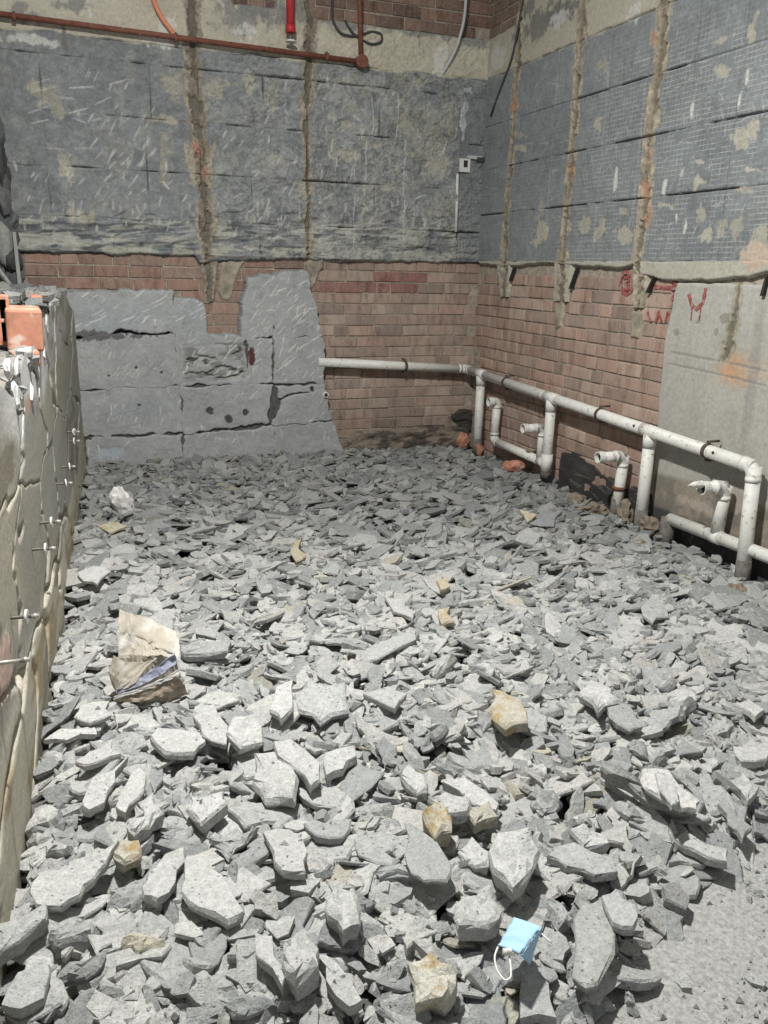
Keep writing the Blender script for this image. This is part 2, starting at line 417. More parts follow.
def add_brick(parent, which, u, v, half, wear, col):
    me = random.choice(BM[0.114 if half else BL])
    o = bpy.data.objects.new('brick', me); COL.objects.link(o); o.parent = parent
    jw = random.uniform(-0.003, 0.004) + wear
    if which == 'back':
        o.location = (u, YB - jw, v); o.rotation_euler = (random.gauss(0, 0.01), random.gauss(0, 0.006), math.pi + random.gauss(0, 0.008))
    else:
        o.location = (XR - jw, u, v); o.rotation_euler = (random.gauss(0, 0.006), 0, math.pi / 2 + random.gauss(0, 0.008))
    o.color = (*col, 1)
    return o
def brick_field(parent, which, inside, u0, u1, v0, v1, colf, seed):
    rr = random.Random(seed); row = 0; v = v0 + PH / 2
    while v < v1:
        u = u0 + (0.0 if row % 2 else -PL / 2) + rr.uniform(-0.03, 0.03)
        while u < u1:
            half = rr.random() < 0.22
            l = PL if not half else 0.1225
            if inside(u + l / 2, v):
                c = colf(u + l / 2, v, rr); add_brick(parent, which, u + l / 2, v, half, 0, c)
            u += l
        v += PH; row += 1

def back_edge(z):       # ragged right edge of the mortar slabs on the back wall
    pts = [(0.0, 2.10), (0.12, 2.09), (0.3, 2.03), (0.5, 1.99), (0.84, 1.95), (1.2, 1.90), (1.55, 1.86), (1.7, 1.86)]
    for (a, b), (c, d) in zip(pts[:-1], pts[1:]):
        if a <= z <= c: return b + (d - b) * (z - a) / (c - a)
    return 1.86
def in_back(u, v):
    if v > 3.35: return 1.27 < u < XR - 0.05 and v > 3.40
    if u > XR - 0.05: return False
    if v > 1.66 or v < 0.17: return False
    if u > back_edge(v) - 0.12: return True
    if 1.40 < v: return -0.45 < u
    if 0.93 < u < 1.45 and v > 1.05: return True
    return False
def col_back(u, v, rr):
    c = np.array(rr.choice(PAL))
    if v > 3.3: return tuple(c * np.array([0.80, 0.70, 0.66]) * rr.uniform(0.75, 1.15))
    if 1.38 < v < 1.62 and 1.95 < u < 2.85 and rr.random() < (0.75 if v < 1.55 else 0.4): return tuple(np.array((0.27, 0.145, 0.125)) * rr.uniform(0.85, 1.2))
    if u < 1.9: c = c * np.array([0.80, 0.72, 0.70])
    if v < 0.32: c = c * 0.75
    return tuple(np.clip(c * rr.uniform(1.1, 1.4), 0, 1))
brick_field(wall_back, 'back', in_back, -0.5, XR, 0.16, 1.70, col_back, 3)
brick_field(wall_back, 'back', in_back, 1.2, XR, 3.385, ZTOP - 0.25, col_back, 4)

def brick_end(z):       # Y where the right wall's brick stops and bare concrete starts
    return float(np.interp(z, [0.0, 0.61, 0.84, 1.05, 1.2, 1.38, 1.55, 1.8], [4.12, 4.16, 4.185, 4.18, 4.19, 4.18, 4.14, 4.1]))
def in_right(u, v):
    if v > 3.35: return u > 6.25
    if v > 1.60 or v < 0.08: return False
    return brick_end(v) - 0.02 < u < YB - 0.04
def col_right(u, v, rr):
    c = np.array(rr.choice(PAL)) * np.array([1.06, 1.02, 1.0])
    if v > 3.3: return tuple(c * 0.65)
    return tuple(np.clip(c * rr.uniform(1.1, 1.5), 0, 1))
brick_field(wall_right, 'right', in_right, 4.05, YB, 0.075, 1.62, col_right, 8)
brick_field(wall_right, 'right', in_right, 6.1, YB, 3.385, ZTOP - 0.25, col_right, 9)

# ------------------------------------------------------------------ back wall: grey tile backing
GREY = (0.190, 0.203, 0.208); TAN = (0.36, 0.335, 0.265); CHALK = (0.52, 0.52, 0.49); DARK = (0.075, 0.082, 0.088)
CREAM = (0.46, 0.43, 0.345); BROWN = (0.17, 0.135, 0.10)
B = Raster(fr_back, uv_back, -0.75, XR + 0.01, 1.60, 3.95, 0.007, GREY, 21)
f1 = fbm(B.U * 1.6, B.V * 1.6, 2, 4); f2 = fbm(B.U * 7, B.V * 7, 3, 4); f3 = fbm(B.U * 18, B.V * 26, 4, 4)
B.col *= (0.80 + 0.42 * f1 + 0.22 * (f2 - 0.5))[..., None]
B.h += 0.010 * (f2 - 0.5) + 0.006 * (f3 - 0.5)
# weathered tan/lighter mottling towards the middle bays
zone = sstep(1.85, 2.15, B.U) * sstep(3.30, 3.05, B.U)
B.mix(np.s_[:, :], sstep(0.52, 0.60, fbm(B.U * 5, B.V * 7, 31, 5)) * zone * 0.55, (0.30, 0.285, 0.235))
B.mix(np.s_[:, :], sstep(0.57, 0.63, fbm(B.U * 9, B.V * 9, 41, 5)) * 0.5, (0.145, 0.155, 0.165))
B.mix(np.s_[:, :], sstep(0.60, 0.66, fbm(B.U * 12, B.V * 8, 51, 5)) * (0.25 + 0.4 * zone), (0.38, 0.37, 0.32))
for (x, y, rx, ry, a) in [(53, 103, 9, 15, .4), (33, 86, 6, 10, 0), (172, 86, 11, 14, 0), (212, 88, 11, 13, 0), (161, 120, 11, 4, 0), (163, 142, 5, 12, 0),
                          (166, 172, 5, 14, 0), (66, 168, 6, 14, .3), (82, 218, 4, 8, 0), (72, 217, 4, 10, 0), (92, 217, 4, 8, 0), (250, 84, 6, 10, 0),
                          (350, 130, 12, 6, 0), (370, 145, 9, 5, 0), (425, 125, 22, 20, 0), (430, 160, 20, 9, 0), (388, 187, 11, 6, .5), (340, 155, 18, 5, 0),
                          (430, 210, 12, 6, 0), (405, 82, 12, 5, 0), (345, 82, 18, 4, 0), (268, 95, 9, 12, 0), (275, 160, 9, 7, 0), (300, 190, 6, 8, 0)]:
    B.blot(x, y, rx, ry, np.array(TAN) * random.uniform(0.85, 1.08), a, seed=x, jag=0.8, dh=-0.004, k=0.9)
for sc_, sd_, hh_, cc_, th_ in [(4.5, 131, 0.007, (0.235, 0.245, 0.245), 0.53), (7.5, 137, -0.006, (0.125, 0.135, 0.138), 0.60), (6.0, 139, 0.005, (0.30, 0.295, 0.255), 0.62)]:
    nn = fbm(B.U * sc_, B.V * sc_ * 1.2, sd_, 5, 0.6); mk_ = sstep(th_, th_ + 0.015, nn) * (0.35 + 0.65 * sstep(0.9, 1.9, B.U)); B.mix(np.s_[:, :], mk_ * 0.6, cc_); B.h += hh_ * mk_
# torn strip along the foot of the backing: dark ribbed lines with pale ragged scraps
foot = sstep(1.97, 1.88, B.V + 0.06 * (f2 - 0.5) * 2 + 0.10 * (f1 - 0.5))
line = sstep(0.45, 0.62, fbm(B.U * 3.2, B.V * 34, 61, 3))
B.mix(np.s_[:, :], foot * line * 0.85, DARK)
B.mix(np.s_[:, :], foot * sstep(0.54, 0.60, fbm(B.U * 5, B.V * 22, 71, 4)), (0.36, 0.36, 0.32))
B.h -= 0.012 * foot * line
low = sstep(1.77, 1.72, B.V + 0.04 * (f2 - 0.5) * 2)
B.mix(np.s_[:, :], low * sstep(0.42, 0.55, fbm(B.U * 8, B.V * 16, 81, 4)), (0.33, 0.33, 0.28))
B.peel(3.2, 611, 0.014, (0.075, 0.08, 0.08), 0.8, 0.35 + 0.65 * sstep(0.7, 1.6, B.U))
B.peel(7.5, 613, 0.024, (0.10, 0.105, 0.105), 0.55, 0.3 + 0.7 * sstep(0.9, 1.8, B.U), 0.003)
B.col *= (1 + 0.55 * (fbm(B.U * 24, B.V * 30, 615, 4, 0.65) - 0.5))[..., None]
# chisel marks
B.strokes(60, 70, 150, 205, 24, 55, 14, 10, CHALK, 0.0065, 1)
B.strokes(100, 120, 150, 170, 16, 66, 8, 13, CHALK, 0.0065, 2)
B.strokes(20, 80, 110, 150, 14, 8, 14, 20, CHALK, 0.007, 3)
B.strokes(15, 170, 190, 235, 34, 72, 22, 10, CHALK, 0.008, 4)
B.strokes(215, 90, 300, 240, 36, 50, 28, 10, CHALK, 0.0068, 5)
B.strokes(315, 80, 455, 240, 46, 85, 14, 13, CHALK, 0.007, 6)
B.strokes(315, 80, 455, 240, 24, 30, 30, 10, CHALK, 0.0065, 7)
for x, y0, y1 in [(353, 150, 235), (372, 95, 130), (396, 95, 132), (364, 140, 195), (402, 170, 240), (403, 140, 168)]:
    for yy in range(y0, y1, 14): B.stroke(B.px(x + random.uniform(-1, 1), yy), B.px(x + random.uniform(-2, 1), yy + 15), 0.006, CHALK, -0.003, 0.75)
B.strokes(40, 205, 455, 232, 90, 88, 14, 10, (0.40, 0.40, 0.36), 0.011, 8, 0.003, 0.9)
B.strokes(40, 212, 470, 250, 70, 4, 8, 16, (0.07, 0.075, 0.08), 0.010, 9, -0.006, 0.9)
B.strokes(20, 225, 470, 252, 60, 3, 8, 20, (0.38, 0.38, 0.34), 0.010, 10, 0.003, 0.9)
# white paint and filler left in the corner bay
for (x, y, rx, ry) in [(466, 91, 6, 3), (463, 110, 4, 6), (461, 125, 2.5, 12)]: B.blot(x, y, rx, ry, (0.62, 0.64, 0.63), seed=x, jag=0.7)
cb = sstep(3.13, 3.19, B.U + 0.02 * (f2 - 0.5)) * sstep(3.08, 3.0, B.V); B.mix(np.s_[:, :], cb * 0.55, (0.15, 0.165, 0.175)); B.rib += cb * 0.5 * sstep(2.4, 2.2, B.V)
# cream render band and its smears above the backing
cr = sstep(3.075, 3.095, B.V + 0.035 * (f2 - 0.5) * 2)
B.mix(np.s_[:, :], cr, CREAM)
B.col *= (1 + 0.30 * cr * (fbm(B.U * 4, B.V * 9, 91, 5) - 0.5))[..., None]
for (x, y, rx, ry) in [(28, 18, 12, 7), (20, 10, 8, 5), (237, 18, 22, 16), (265, 14, 20, 12), (300, 12, 16, 14), (420, 33, 40, 5), (345, 24, 18, 8), (470, 42, 14, 5), (70, 6, 20, 6)]:
    B.blot(x, y, rx, ry, (0.20, 0.205, 0.195), seed=x + 5, jag=0.9, soft=0.3, k=0.75)
for (x, y, rx, ry) in [(90, 15, 2.5, 8), (165, 28, 8, 10), (242, 33, 7, 9), (160, 40, 14, 6), (33, 42, 22, 4), (440, 62, 7, 14), (500, 50, 8, 14)]:
    B.blot(x, y, rx, ry, (0.60, 0.60, 0.56), seed=x + 9, jag=1.0, soft=0.3, k=0.7)
GC = [(0.31, 0.275, 0.215), (0.20, 0.17, 0.13), (0.10, 0.09, 0.075)]
B.groove([(191, -40, 0.05), (193, 60, 0.05), (196, 110, 0.075), (200, 150, 0.085), (204, 200, 0.06), (207, 240, 0.05), (208, 275, 0.04)], 0.024, GC, 11)
B.groove([(313, -40, 0.055), (310, 20, 0.055), (306, 75, 0.045), (305, 140, 0.028), (307, 200, 0.028), (307, 275, 0.035)], 0.024, GC, 12)
for x, y, rx, ry in [(204, 172, 4, 6), (196, 150, 5, 10)]: B.blot(x, y, rx, ry, (0.40, 0.20, 0.15), seed=x, jag=0.8, k=0.6)
B.blot(64, 35, 2, 16, (0.16, 0.15, 0.13), seed=3, jag=0.9, k=0.8)

rows = [1.675, 1.91, 2.245, 2.60, 2.955, 3.085]
cols_by_row = [[-0.75, -0.04, 0.38, 1.04, 1.48, 1.86, 2.55, 3.17, XR], [-0.75, -0.03, 0.65, 1.04, 1.42, 1.86, 2.42, 3.17, XR],
               [-0.75, -0.03, 0.65, 1.04, 1.86, 2.60, 3.17, XR], [-0.75, -0.03, 0.70, 1.04, 1.52, 1.86, 2.45, 3.17, XR], [-0.75, 0.0, 0.78, 1.04, 1.86, 2.6, 3.17, XR]]
for i in range(5):
    for a, b in zip(cols_by_row[i][:-1], cols_by_row[i][1:]):
        g = 0.002
        B.panel('tile_backing', wall_back, [(a + g, rows[i] + g), (b - g, rows[i] + g), (b - g, rows[i + 1] - g), (a + g, rows[i + 1] - g)],
                0.0, 0.030 + random.uniform(-0.004, 0.004), M['wall'], 0.005, 0.009, 9, seed=4 + i % 1, grow=0.0105, opens=0.0082)
B.panel('cream_render', wall_back, [(-0.75, 3.075), (1.04, 3.08), (XR, 3.08), (XR, 3.385), (1.9, 3.385), (1.85, 3.6), (1.65, 3.6), (1.62, 3.42), (1.32, 3.41), (1.24, 3.6), (1.15, 3.95), (-0.75, 3.95)],
        0.0, 0.026, M['plaster'], 0.010, 0.012, 10, seed=5)
B.panel('mortar_ledge', wall_back, [(-0.45, 1.655), (0.98, 1.650), (1.0, 1.60), (1.12, 1.62), (1.86, 1.645), (3.39, 1.655), (3.39, 1.70), (-0.45, 1.70)], 0.0, 0.042, M['plaster'], 0.02, 0.02, 14, seed=6)

# mortar-filled chases running down over the brick
B2 = Raster(fr_back, uv_back, 0.85, 2.1, 1.1, 1.75, 0.006, (0.30, 0.27, 0.215), 31)
B2.tint(14, 0.5, 4); B2.h += 0.02 * (fbm(B2.U * 20, B2.V * 20, 3, 4) - 0.5)
B2.groove([(207, 240, 0.05), (209, 300, 0.045)], 0.014, GC, 14)
B2.panel('chase_mortar', wall_back, [uv_back(*p) for p in [(198, 250), (219, 250), (218, 275), (214, 304), (203, 304), (201, 275)]], 0.0, 0.022, M['plaster'], 0.02, 0.018, 20, seed=1)
B2.panel('chase_mortar', wall_back, [uv_back(*p) for p in [(306, 252), (325, 255), (323, 268), (313, 290), (309, 290), (305, 270)]], 0.0, 0.022, M['plaster'], 0.02, 0.018, 20, seed=2)
B2.panel('chase_mortar', wall_back, [uv_back(*p) for p in [(224, 256), (248, 258), (240, 272), (230, 300), (218, 300), (218, 270)]], 0.0, 0.012, M['plaster'], 0.02, 0.02, 20, seed=3)

# lower mortar slabs with a ragged right edge
SLABS = [[(64, 293), (120, 291), (170, 292), (172, 331), (150, 333), (120, 329), (92, 334), (71, 337)],
         [(173, 298), (186, 300), (200, 304), (205, 331), (174, 332)],
         [(71, 340), (100, 335), (130, 333), (173, 334), (176, 383), (120, 385), (75, 388)],
         [(175, 334), (206, 334), (241, 338), (245, 381), (178, 383)],
         [(241, 337), (240, 300), (248, 280), (258, 276), (270, 278), (270, 334), (246, 337)],
         [(271, 278), (285, 273), (305, 272), (308, 290), (312, 308), (314, 322), (318, 335), (271, 335)],
         [(246, 339), (270, 337), (270, 381), (246, 381)],
         [(271, 337), (318, 337), (320, 352), (319, 381), (271, 381)],
         [(77, 390), (125, 387), (177, 385), (181, 429), (130, 432), (84, 434)],
         [(179, 386), (245, 384), (269, 384), (267, 404), (264, 420), (241, 424), (183, 430)],
         [(278, 398), (290, 392), (321, 390), (326, 416), (300, 420), (271, 422)],
         [(272, 384), (320, 383), (321, 389), (290, 391), (276, 396)],
         [(86, 438), (130, 435), (179, 433), (183, 500), (90, 500)],
         [(184, 432), (241, 427), (270, 425), (272, 500), (184, 500)],
         [(272, 425), (300, 422), (329, 420), (336, 436), (342, 470), (342, 500), (273, 500)]]
S = Raster(fr_back, uv_back, -0.15, 2.3, -0.4, 1.65, 0.0065, (0.340, 0.352, 0.350), 41)
s1 = fbm(S.U * 2, S.V * 2, 6, 4); s2 = fbm(S.U * 8, S.V * 8, 7, 4)
S.col *= (0.84 + 0.25 * s1 + 0.18 * (s2 - 0.5))[..., None]
S.h += 0.012 * (s2 - 0.5) + 0.012 * (s1 - 0.5)
S.blot(110, 320, 40, 16, (0.31, 0.345, 0.37), seed=1, jag=0.7, soft=0.5, k=0.5)
S.blot(190, 315, 14, 14, (0.31, 0.345, 0.37), seed=2, jag=0.7, soft=0.5, k=0.5)
S.blot(132, 408, 34, 8, (0.29, 0.305, 0.33), seed=3, jag=0.7, soft=0.6, k=0.6)
S.blot(110, 450, 14, 5, (0.36, 0.40, 0.45), seed=4, jag=0.7, soft=0.4, k=0.7)
rz = sstep(0.5, 0.57, fbm(S.U * 6, S.V * 22, 8, 4)); zz = sdf_poly(S.U, S.V, [uv_back(*p) for p in [(178, 340), (244, 340), (246, 380), (180, 382)]])
S.mix(np.s_[:, :], rz * sstep(0, 0.05, zz) * 0.75, (0.33, 0.33, 0.30)); S.h -= 0.022 * rz * sstep(0, 0.05, zz)
S.mix(np.s_[:, :], sstep(0.5, 0.56, fbm(S.U * 9, S.V * 26, 18, 4)) * sstep(0, 0.05, zz) * 0.6, (0.12, 0.12, 0.11))
S.peel(3.0, 811, 0.009, (0.15, 0.15, 0.145), 0.5, 0.6, 0.003)
S.col *= (1 + 0.30 * (fbm(S.U * 22, S.V * 22, 815, 4, 0.65) - 0.5))[..., None]
CHALK2 = (0.66, 0.66, 0.63)
S.strokes(70, 296, 200, 330, 34, 28, 10, 11, CHALK2, 0.0055, 11)
S.strokes(80, 345, 172, 380, 22, 55, 14, 9, CHALK2, 0.0035, 12)
S.strokes(245, 280, 318, 380, 95, 48, 16, 11, CHALK2, 0.0058, 13)
S.strokes(180, 338, 245, 382, 40, 35, 25, 10, CHALK2, 0.006, 14)
S.strokes(85, 390, 330, 460, 60, 72, 22, 9, CHALK2, 0.005, 15)
for x, y in [(249, 355)]: S.blot(x, y, 3.5, 8, (0.10, 0.035, 0.04), seed=x, jag=0.5, dh=-0.01)
for x, y, rr_ in [(226, 417, 4), (243, 410, 3), (208, 409, 3), (138, 403, 1.5), (135, 366, 1.3), (108, 374, 1.3), (160, 371, 1.3)]: S.blot(x, y, rr_, rr_, (0.07, 0.07, 0.065), seed=x, jag=0.5, dh=-0.012)
S.blot(95, 334, 40, 4, (0.08, 0.08, 0.08), seed=77, jag=0.9, k=0.8)
for k, poly in enumerate(SLABS):
    S.panel('mortar_slab', wall_back, [uv_back(*p) for p in poly], 0.0, 0.112 + random.uniform(-0.006, 0.005), M['slab'], 0.010, 0.021, 16, seed=4 + k, grow=0.022, opens=0.014)
box_mesh('slab_bedding', (0.0, YB - 0.094, 0.0), (1.92, YB + 0.01, 1.03), mat_simple('dark_bedding', (0.09, 0.088, 0.082), 0.95, 0.4, 30), wall_back)  # dark bedding, showing in the gaps between the slabs

# rough dark footing under the brick on the back wall
Ft = Raster(fr_back, uv_back, 1.95, XR, -0.02, 0.5, 0.007, (0.17, 0.14, 0.11), 51)
Ft.tint(9, 0.6, 3); ff = fbm(Ft.U * 9, Ft.V * 26, 6, 4); Ft.h += 0.05 * (ff - 0.5)
Ft.mix(np.s_[:, :], sstep(0.52, 0.60, ff) * 0.8, (0.06, 0.055, 0.05)); Ft.mix(np.s_[:, :], sstep(0.47, 0.40, ff) * 0.5, (0.29, 0.25, 0.20))
Ft.panel('rough_footing', wall_back, [(2.0, -0.02), (XR, -0.02), (XR, 0.27), (2.9, 0.25), (2.5, 0.235), (2.05, 0.21)], 0.0, 0.035, M['plaster'], 0.02, 0.03, 9, seed=4)
Ft.mix(np.s_[:, :], np.full(Ft.U.shape, 0.85), (0.035, 0.034, 0.032))
Ft.panel('bitumen_stain', wall_back, [uv_back(*p) for p in [(448, 416), (458, 408), (479, 406), (479, 436), (455, 430)]], 0.0, 0.036, M['plaster'], 0.02, 0.05, 10, seed=8)

# ------------------------------------------------------------------ right wall
R = Raster(fr_right, uv_right, 2.35, YB - 0.002, 1.40, 3.95, 0.0065, GREY, 61)
g1 = fbm(R.U * 1.3, R.V * 1.6, 12, 4); g2 = fbm(R.U * 8, R.V * 8, 13, 4)
R.col *= (0.82 + 0.34 * g1 + 0.30 * (g2 - 0.5))[..., None] * np.array([1.03, 1.05, 1.04])
R.h += 0.005 * (g2 - 0.5)
R.rib += sstep(0.30, 0.45, fbm(R.U * 1.1, R.V * 1.3, 15, 2)) * 0.9 * sstep(5.6, 5.0, R.U) + 0.3
R.rib *= sstep(3.0, 2.7, R.V) * 0.75 + 0.25
R.mix(np.s_[:, :], sstep(4.12, 4.05, R.U) * sstep(0.40, 0.6, fbm(R.U * 3, R.V * 3, 22, 4)) * 0.6, (0.145, 0.16, 0.168))
for (x, y, rx, ry, a) in [(607, 65, 8, 9, 0), (602, 122, 5, 8, .6), (522, 148, 7, 4, 0), (524, 135, 6, 3, 0), (543, 232, 9, 14, 0), (545, 210, 5, 12, .4), (745, 140, 13, 12, .4), (757, 130, 10, 10, 0),
                          (757, 170, 9, 3, 0), (746, 190, 14, 3, 0), (705, 213, 5, 8, -.3), (710, 235, 6, 9, 0), (727, 225, 5, 11, 0), (742, 226, 5, 12, 0), (763, 240, 10, 16, 0),
                          (726, 70, 7, 6, 0), (705, 162, 5, 2, 0), (706, 181, 5, 3, 0), (628, 212, 6, 5, 0), (668, 205, 8, 5, 0), (588, 225, 5, 12, 0), (603, 230, 5, 13, 0), (625, 235, 10, 8, 0),
                          (727, 40, 14, 3, -.3), (757, 30, 4, 14, 0), (700, 185, 3, 10, 0)]:
    R.blot(x, y, rx * 0.85, ry * 0.8, np.array((0.37, 0.35, 0.285)) * random.uniform(0.85, 1.12), a + 0.2, seed=x, jag=0.95, dh=-0.003, k=0.9)
    w = R.win(*(R.px(x, y)[0] + np.array([-0.05, 0.05])), *(R.px(x, y)[1] + np.array([-0.05, 0.05]))); R.rib[w] *= 0.3
R.peel(4.5, 711, 0.013, (0.10, 0.105, 0.11), 0.5, 0.5, 0.002)
R.col *= (1 + 0.40 * (fbm(R.U * 26, R.V * 26, 715, 4, 0.65) - 0.5))[..., None]
R.strokes(490, 60, 768, 255, 90, 80, 22, 12, (0.44, 0.45, 0.43), 0.004, 21)
R.strokes(490, 60, 768, 255, 50, 12, 10, 14, (0.42, 0.42, 0.39), 0.004, 22)
for x, y in [(652, 130), (696, 110), (686, 175), (680, 222), (689, 228), (668, 190), (619, 180), (752, 75), (744, 100)]:
    R.blot(x, y, 1.6, 9, (0.56, 0.56, 0.53), seed=x, jag=0.8, k=0.9)
crr = sstep(3.08, 3.10, R.V + 0.03 * (g2 - 0.5) * 2) * sstep(4.5, 4.6, R.U + 0.1 * (g2 - 0.5))
R.mix(np.s_[:, :], crr, (0.40, 0.375, 0.30)); R.rib *= 1 - crr
for (x, y, rx, ry) in [(545, 22, 22, 12), (570, 8, 20, 10), (530, 8, 8, 10)]: R.blot(x, y, rx, ry, (0.15, 0.15, 0.14), seed=x, jag=0.8, soft=0.3, k=0.8)
for (x, y, rx, ry) in [(638, 12, 5, 10), (563, 20, 8, 9), (500, 60, 8, 12)]: R.blot(x, y, rx, ry, (0.52, 0.51, 0.47), seed=x, jag=0.8, soft=0.3, k=0.8)
cl = sstep(1.69, 1.67, R.V)
R.mix(np.s_[:, :], cl, (0.40, 0.385, 0.325)); R.rib *= 1 - cl
R.blot(764, 256, 16, 12, (0.45, 0.36, 0.28), seed=2, jag=0.6)
GR = [(0.34, 0.30, 0.23), (0.25, 0.215, 0.16), (0.12, 0.10, 0.08)]
R.groove([(524, -30, 0.05), (521, 60, 0.05), (515, 150, 0.045), (509, 220, 0.055), (506, 285, 0.045)], 0.02, GR, 31)
R.groove([(588, -30, 0.05), (583, 60, 0.055), (577, 140, 0.05), (570, 210, 0.055), (564, 290, 0.055)], 0.02, GR, 32)
R.groove([(672, -30, 0.06), (663, 60, 0.055), (654, 130, 0.055), (649, 190, 0.055), (641, 260, 0.05), (638, 300, 0.05)], 0.02, GR, 33)
for x, y in [(517, 105), (654, 155), (655, 40), (575, 175), (650, 190), (651, 215)]: R.blot(x, y, 4, 9, (0.42, 0.24, 0.15), seed=x, jag=0.8, k=0.6)

rrow = [1.675, 2.05, 2.40, 2.735, 3.09]
rcol = [YB - 0.004, 6.28, 5.62, 5.0, 4.60, 4.19, 3.82, 3.38, 2.98, 2.36]
for i in range(4):
    for a, b in zip(rcol[1:], rcol[:-1]):
        g = 0.0025
        R.panel('tile_backing', wall_right, [(a + g, rrow[i] + g), (b - g, rrow[i] + g), (b - g, rrow[i + 1] - g), (a + g, rrow[i + 1] - g)], 0.0, 0.026 + random.uniform(-0.002, 0.002), M['wall'], 0.004, 0.004, 12, seed=4, grow=0.006, opens=0.0065)
for a, b in zip(rcol[1:], rcol[:-1]):
    if a < 4.55: R.panel('tile_backing', wall_right, [(a + .003, 3.092), (b - .003, 3.092), (b - .003, 3.92), (a + .003, 3.92)], 0.0, 0.026, M['wall'], 0.004, 0.003, 12, seed=3, grow=0.0015)
R.panel('cream_render', wall_right, [(4.56, 3.09), (YB - 0.01, 3.09), (YB - 0.01, 3.39), (6.3, 3.40), (6.2, 3.9), (4.56, 3.9)], 0.0, 0.024, M['plaster'], 0.01, 0.012, 12, seed=2)
low_edge = [(482, 264), (500, 266), (516, 267), (531, 264), (552, 263), (568, 265), (585, 266.5), (600, 267), (622, 268), (637, 266), (645, 275), (653, 276), (666, 280.5), (688, 281.5), (709, 280.5), (731, 279), (751, 277), (768, 273), (820, 273)]
R.panel('cream_render', wall_right, [uv_right(*p) for p in low_edge] + [(2.36, 1.57), (2.36, 1.685), (YB - 0.02, 1.685)], 0.0, 0.030, M['plaster'], 0.008, 0.010, 14, seed=9)
for poly, sd in [([(498, 255), (514, 255), (512, 285), (508, 312), (503, 312), (501, 290)], 1), ([(556, 255), (576, 255), (573, 285), (566, 318), (560, 325), (555, 300)], 2),
                 ([(634, 250), (652, 250), (650, 290), (642, 318), (634, 318), (634, 285)], 3)]:
    R.groove([(poly[0][0] + 9, poly[0][1], 0.06), (poly[3][0] - 2, poly[3][1], 0.05)], 0.012, GR, 40 + sd)
    R.panel('chase_mortar', wall_right, [uv_right(*p) for p in poly], 0.0, 0.024, M['plaster'], 0.02, 0.016, 16, seed=sd)
R2 = Raster(fr_right, uv_right, 4.2, 6.6, 0.95, 1.7, 0.007, (0.32, 0.285, 0.22), 71); R2.tint(12, 0.5, 9); R2.h += 0.02 * (fbm(R2.U * 16, R2.V * 16, 9, 4) - 0.5)
R2.panel('chase_mortar', wall_right, [uv_right(*p) for p in [(555, 300), (566, 296), (563, 328), (556, 330)]], 0.0, 0.014, M['plaster'], 0.02, 0.02, 16, seed=5)
R2.panel('chase_mortar', wall_right, [uv_right(*p) for p in [(632, 312), (644, 312), (640, 340), (631, 338)]], 0.0, 0.014, M['plaster'], 0.02, 0.02, 16, seed=6)
# dark conduit stubs poking out of the chases
for (x0, y0, x1, y1) in [(513, 268, 509, 281), (576, 268, 569, 289), (653, 277, 646, 293), (766, 276, 761, 296)]:
    V, Fc = [], []
    a, b = on_right(x0, y0, 0.034), on_right(x1, y1, 0.034)
    for p, hw in ((a, 0.006), (b, 0.010)):
        for dy, dx in ((-hw, 0), (hw, 0), (hw, 0.03), (-hw, 0.03)): V.append((p[0] + dx, p[1] + dy, p[2]))
    for k in range(4): Fc.append([k, (k + 1) % 4, 4 + (k + 1) % 4, 4 + k])
    mesh_np('conduit_stub', V, Fc + [[3, 2, 1, 0], [4, 5, 6, 7]], M['pvc_dark'], wall_right)

# bare concrete part of the right wall
K = Raster(fr_right, uv_right, 2.3, 4.45, -0.05, 1.62, 0.0065, (0.40, 0.39, 0.35), 81)
k1 = fbm(K.U * 1.5, K.V * 1.5, 5, 4); k2 = fbm(K.U * 7, K.V * 5, 6, 5)
K.col *= (0.86 + 0.22 * k1 + 0.18 * (k2 - 0.5))[..., None]; K.h += 0.006 * (k2 - 0.5)
K.blot(735, 372, 13, 18, (0.50, 0.29, 0.15), seed=3, jag=0.8, soft=0.7, k=0.75)
K.blot(758, 372, 10, 12, (0.48, 0.36, 0.25), seed=4, jag=0.8, soft=0.7, k=0.5)
for x, y, rx, ry in [(726, 318, 4, 5), (678, 332, 3, 4), (700, 322, 2, 2), (718, 332, 2, 3)]: K.blot(x, y, rx, ry, (0.24, 0.21, 0.185), seed=x, jag=0.5, k=0.7)
K.blot(754, 380, 5, 90, (0.27, 0.265, 0.25), ang=-0.02, seed=8, jag=0.25, soft=0.5, k=0.6)
for (a, b) in [((672, 352), (725, 362)), ((725, 362), (768, 371)), ((668, 363), (724, 375)), ((724, 375), (768, 386))]: K.stroke(K.px(*a), K.px(*b), 0.010, (0.235, 0.23, 0.22), -0.003, 0.8)
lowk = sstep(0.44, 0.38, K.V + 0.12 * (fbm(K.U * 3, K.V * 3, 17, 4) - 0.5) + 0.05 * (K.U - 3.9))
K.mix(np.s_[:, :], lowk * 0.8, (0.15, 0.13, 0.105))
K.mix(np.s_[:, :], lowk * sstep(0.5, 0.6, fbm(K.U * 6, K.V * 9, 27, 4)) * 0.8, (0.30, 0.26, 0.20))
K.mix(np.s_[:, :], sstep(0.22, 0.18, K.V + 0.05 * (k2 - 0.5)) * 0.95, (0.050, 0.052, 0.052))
K.strokes(660, 530, 768, 600, 45, 85, 20, 9, (0.30, 0.30, 0.29), 0.005, 31, -0.001, 0.6)
for (x, y, rx, ry) in [(735, 500, 8, 14), (700, 505, 18, 5), (745, 505, 4, 8)]: K.blot(x, y, rx, ry, (0.42, 0.36, 0.31), seed=x, jag=0.9, soft=0.4, k=0.7)
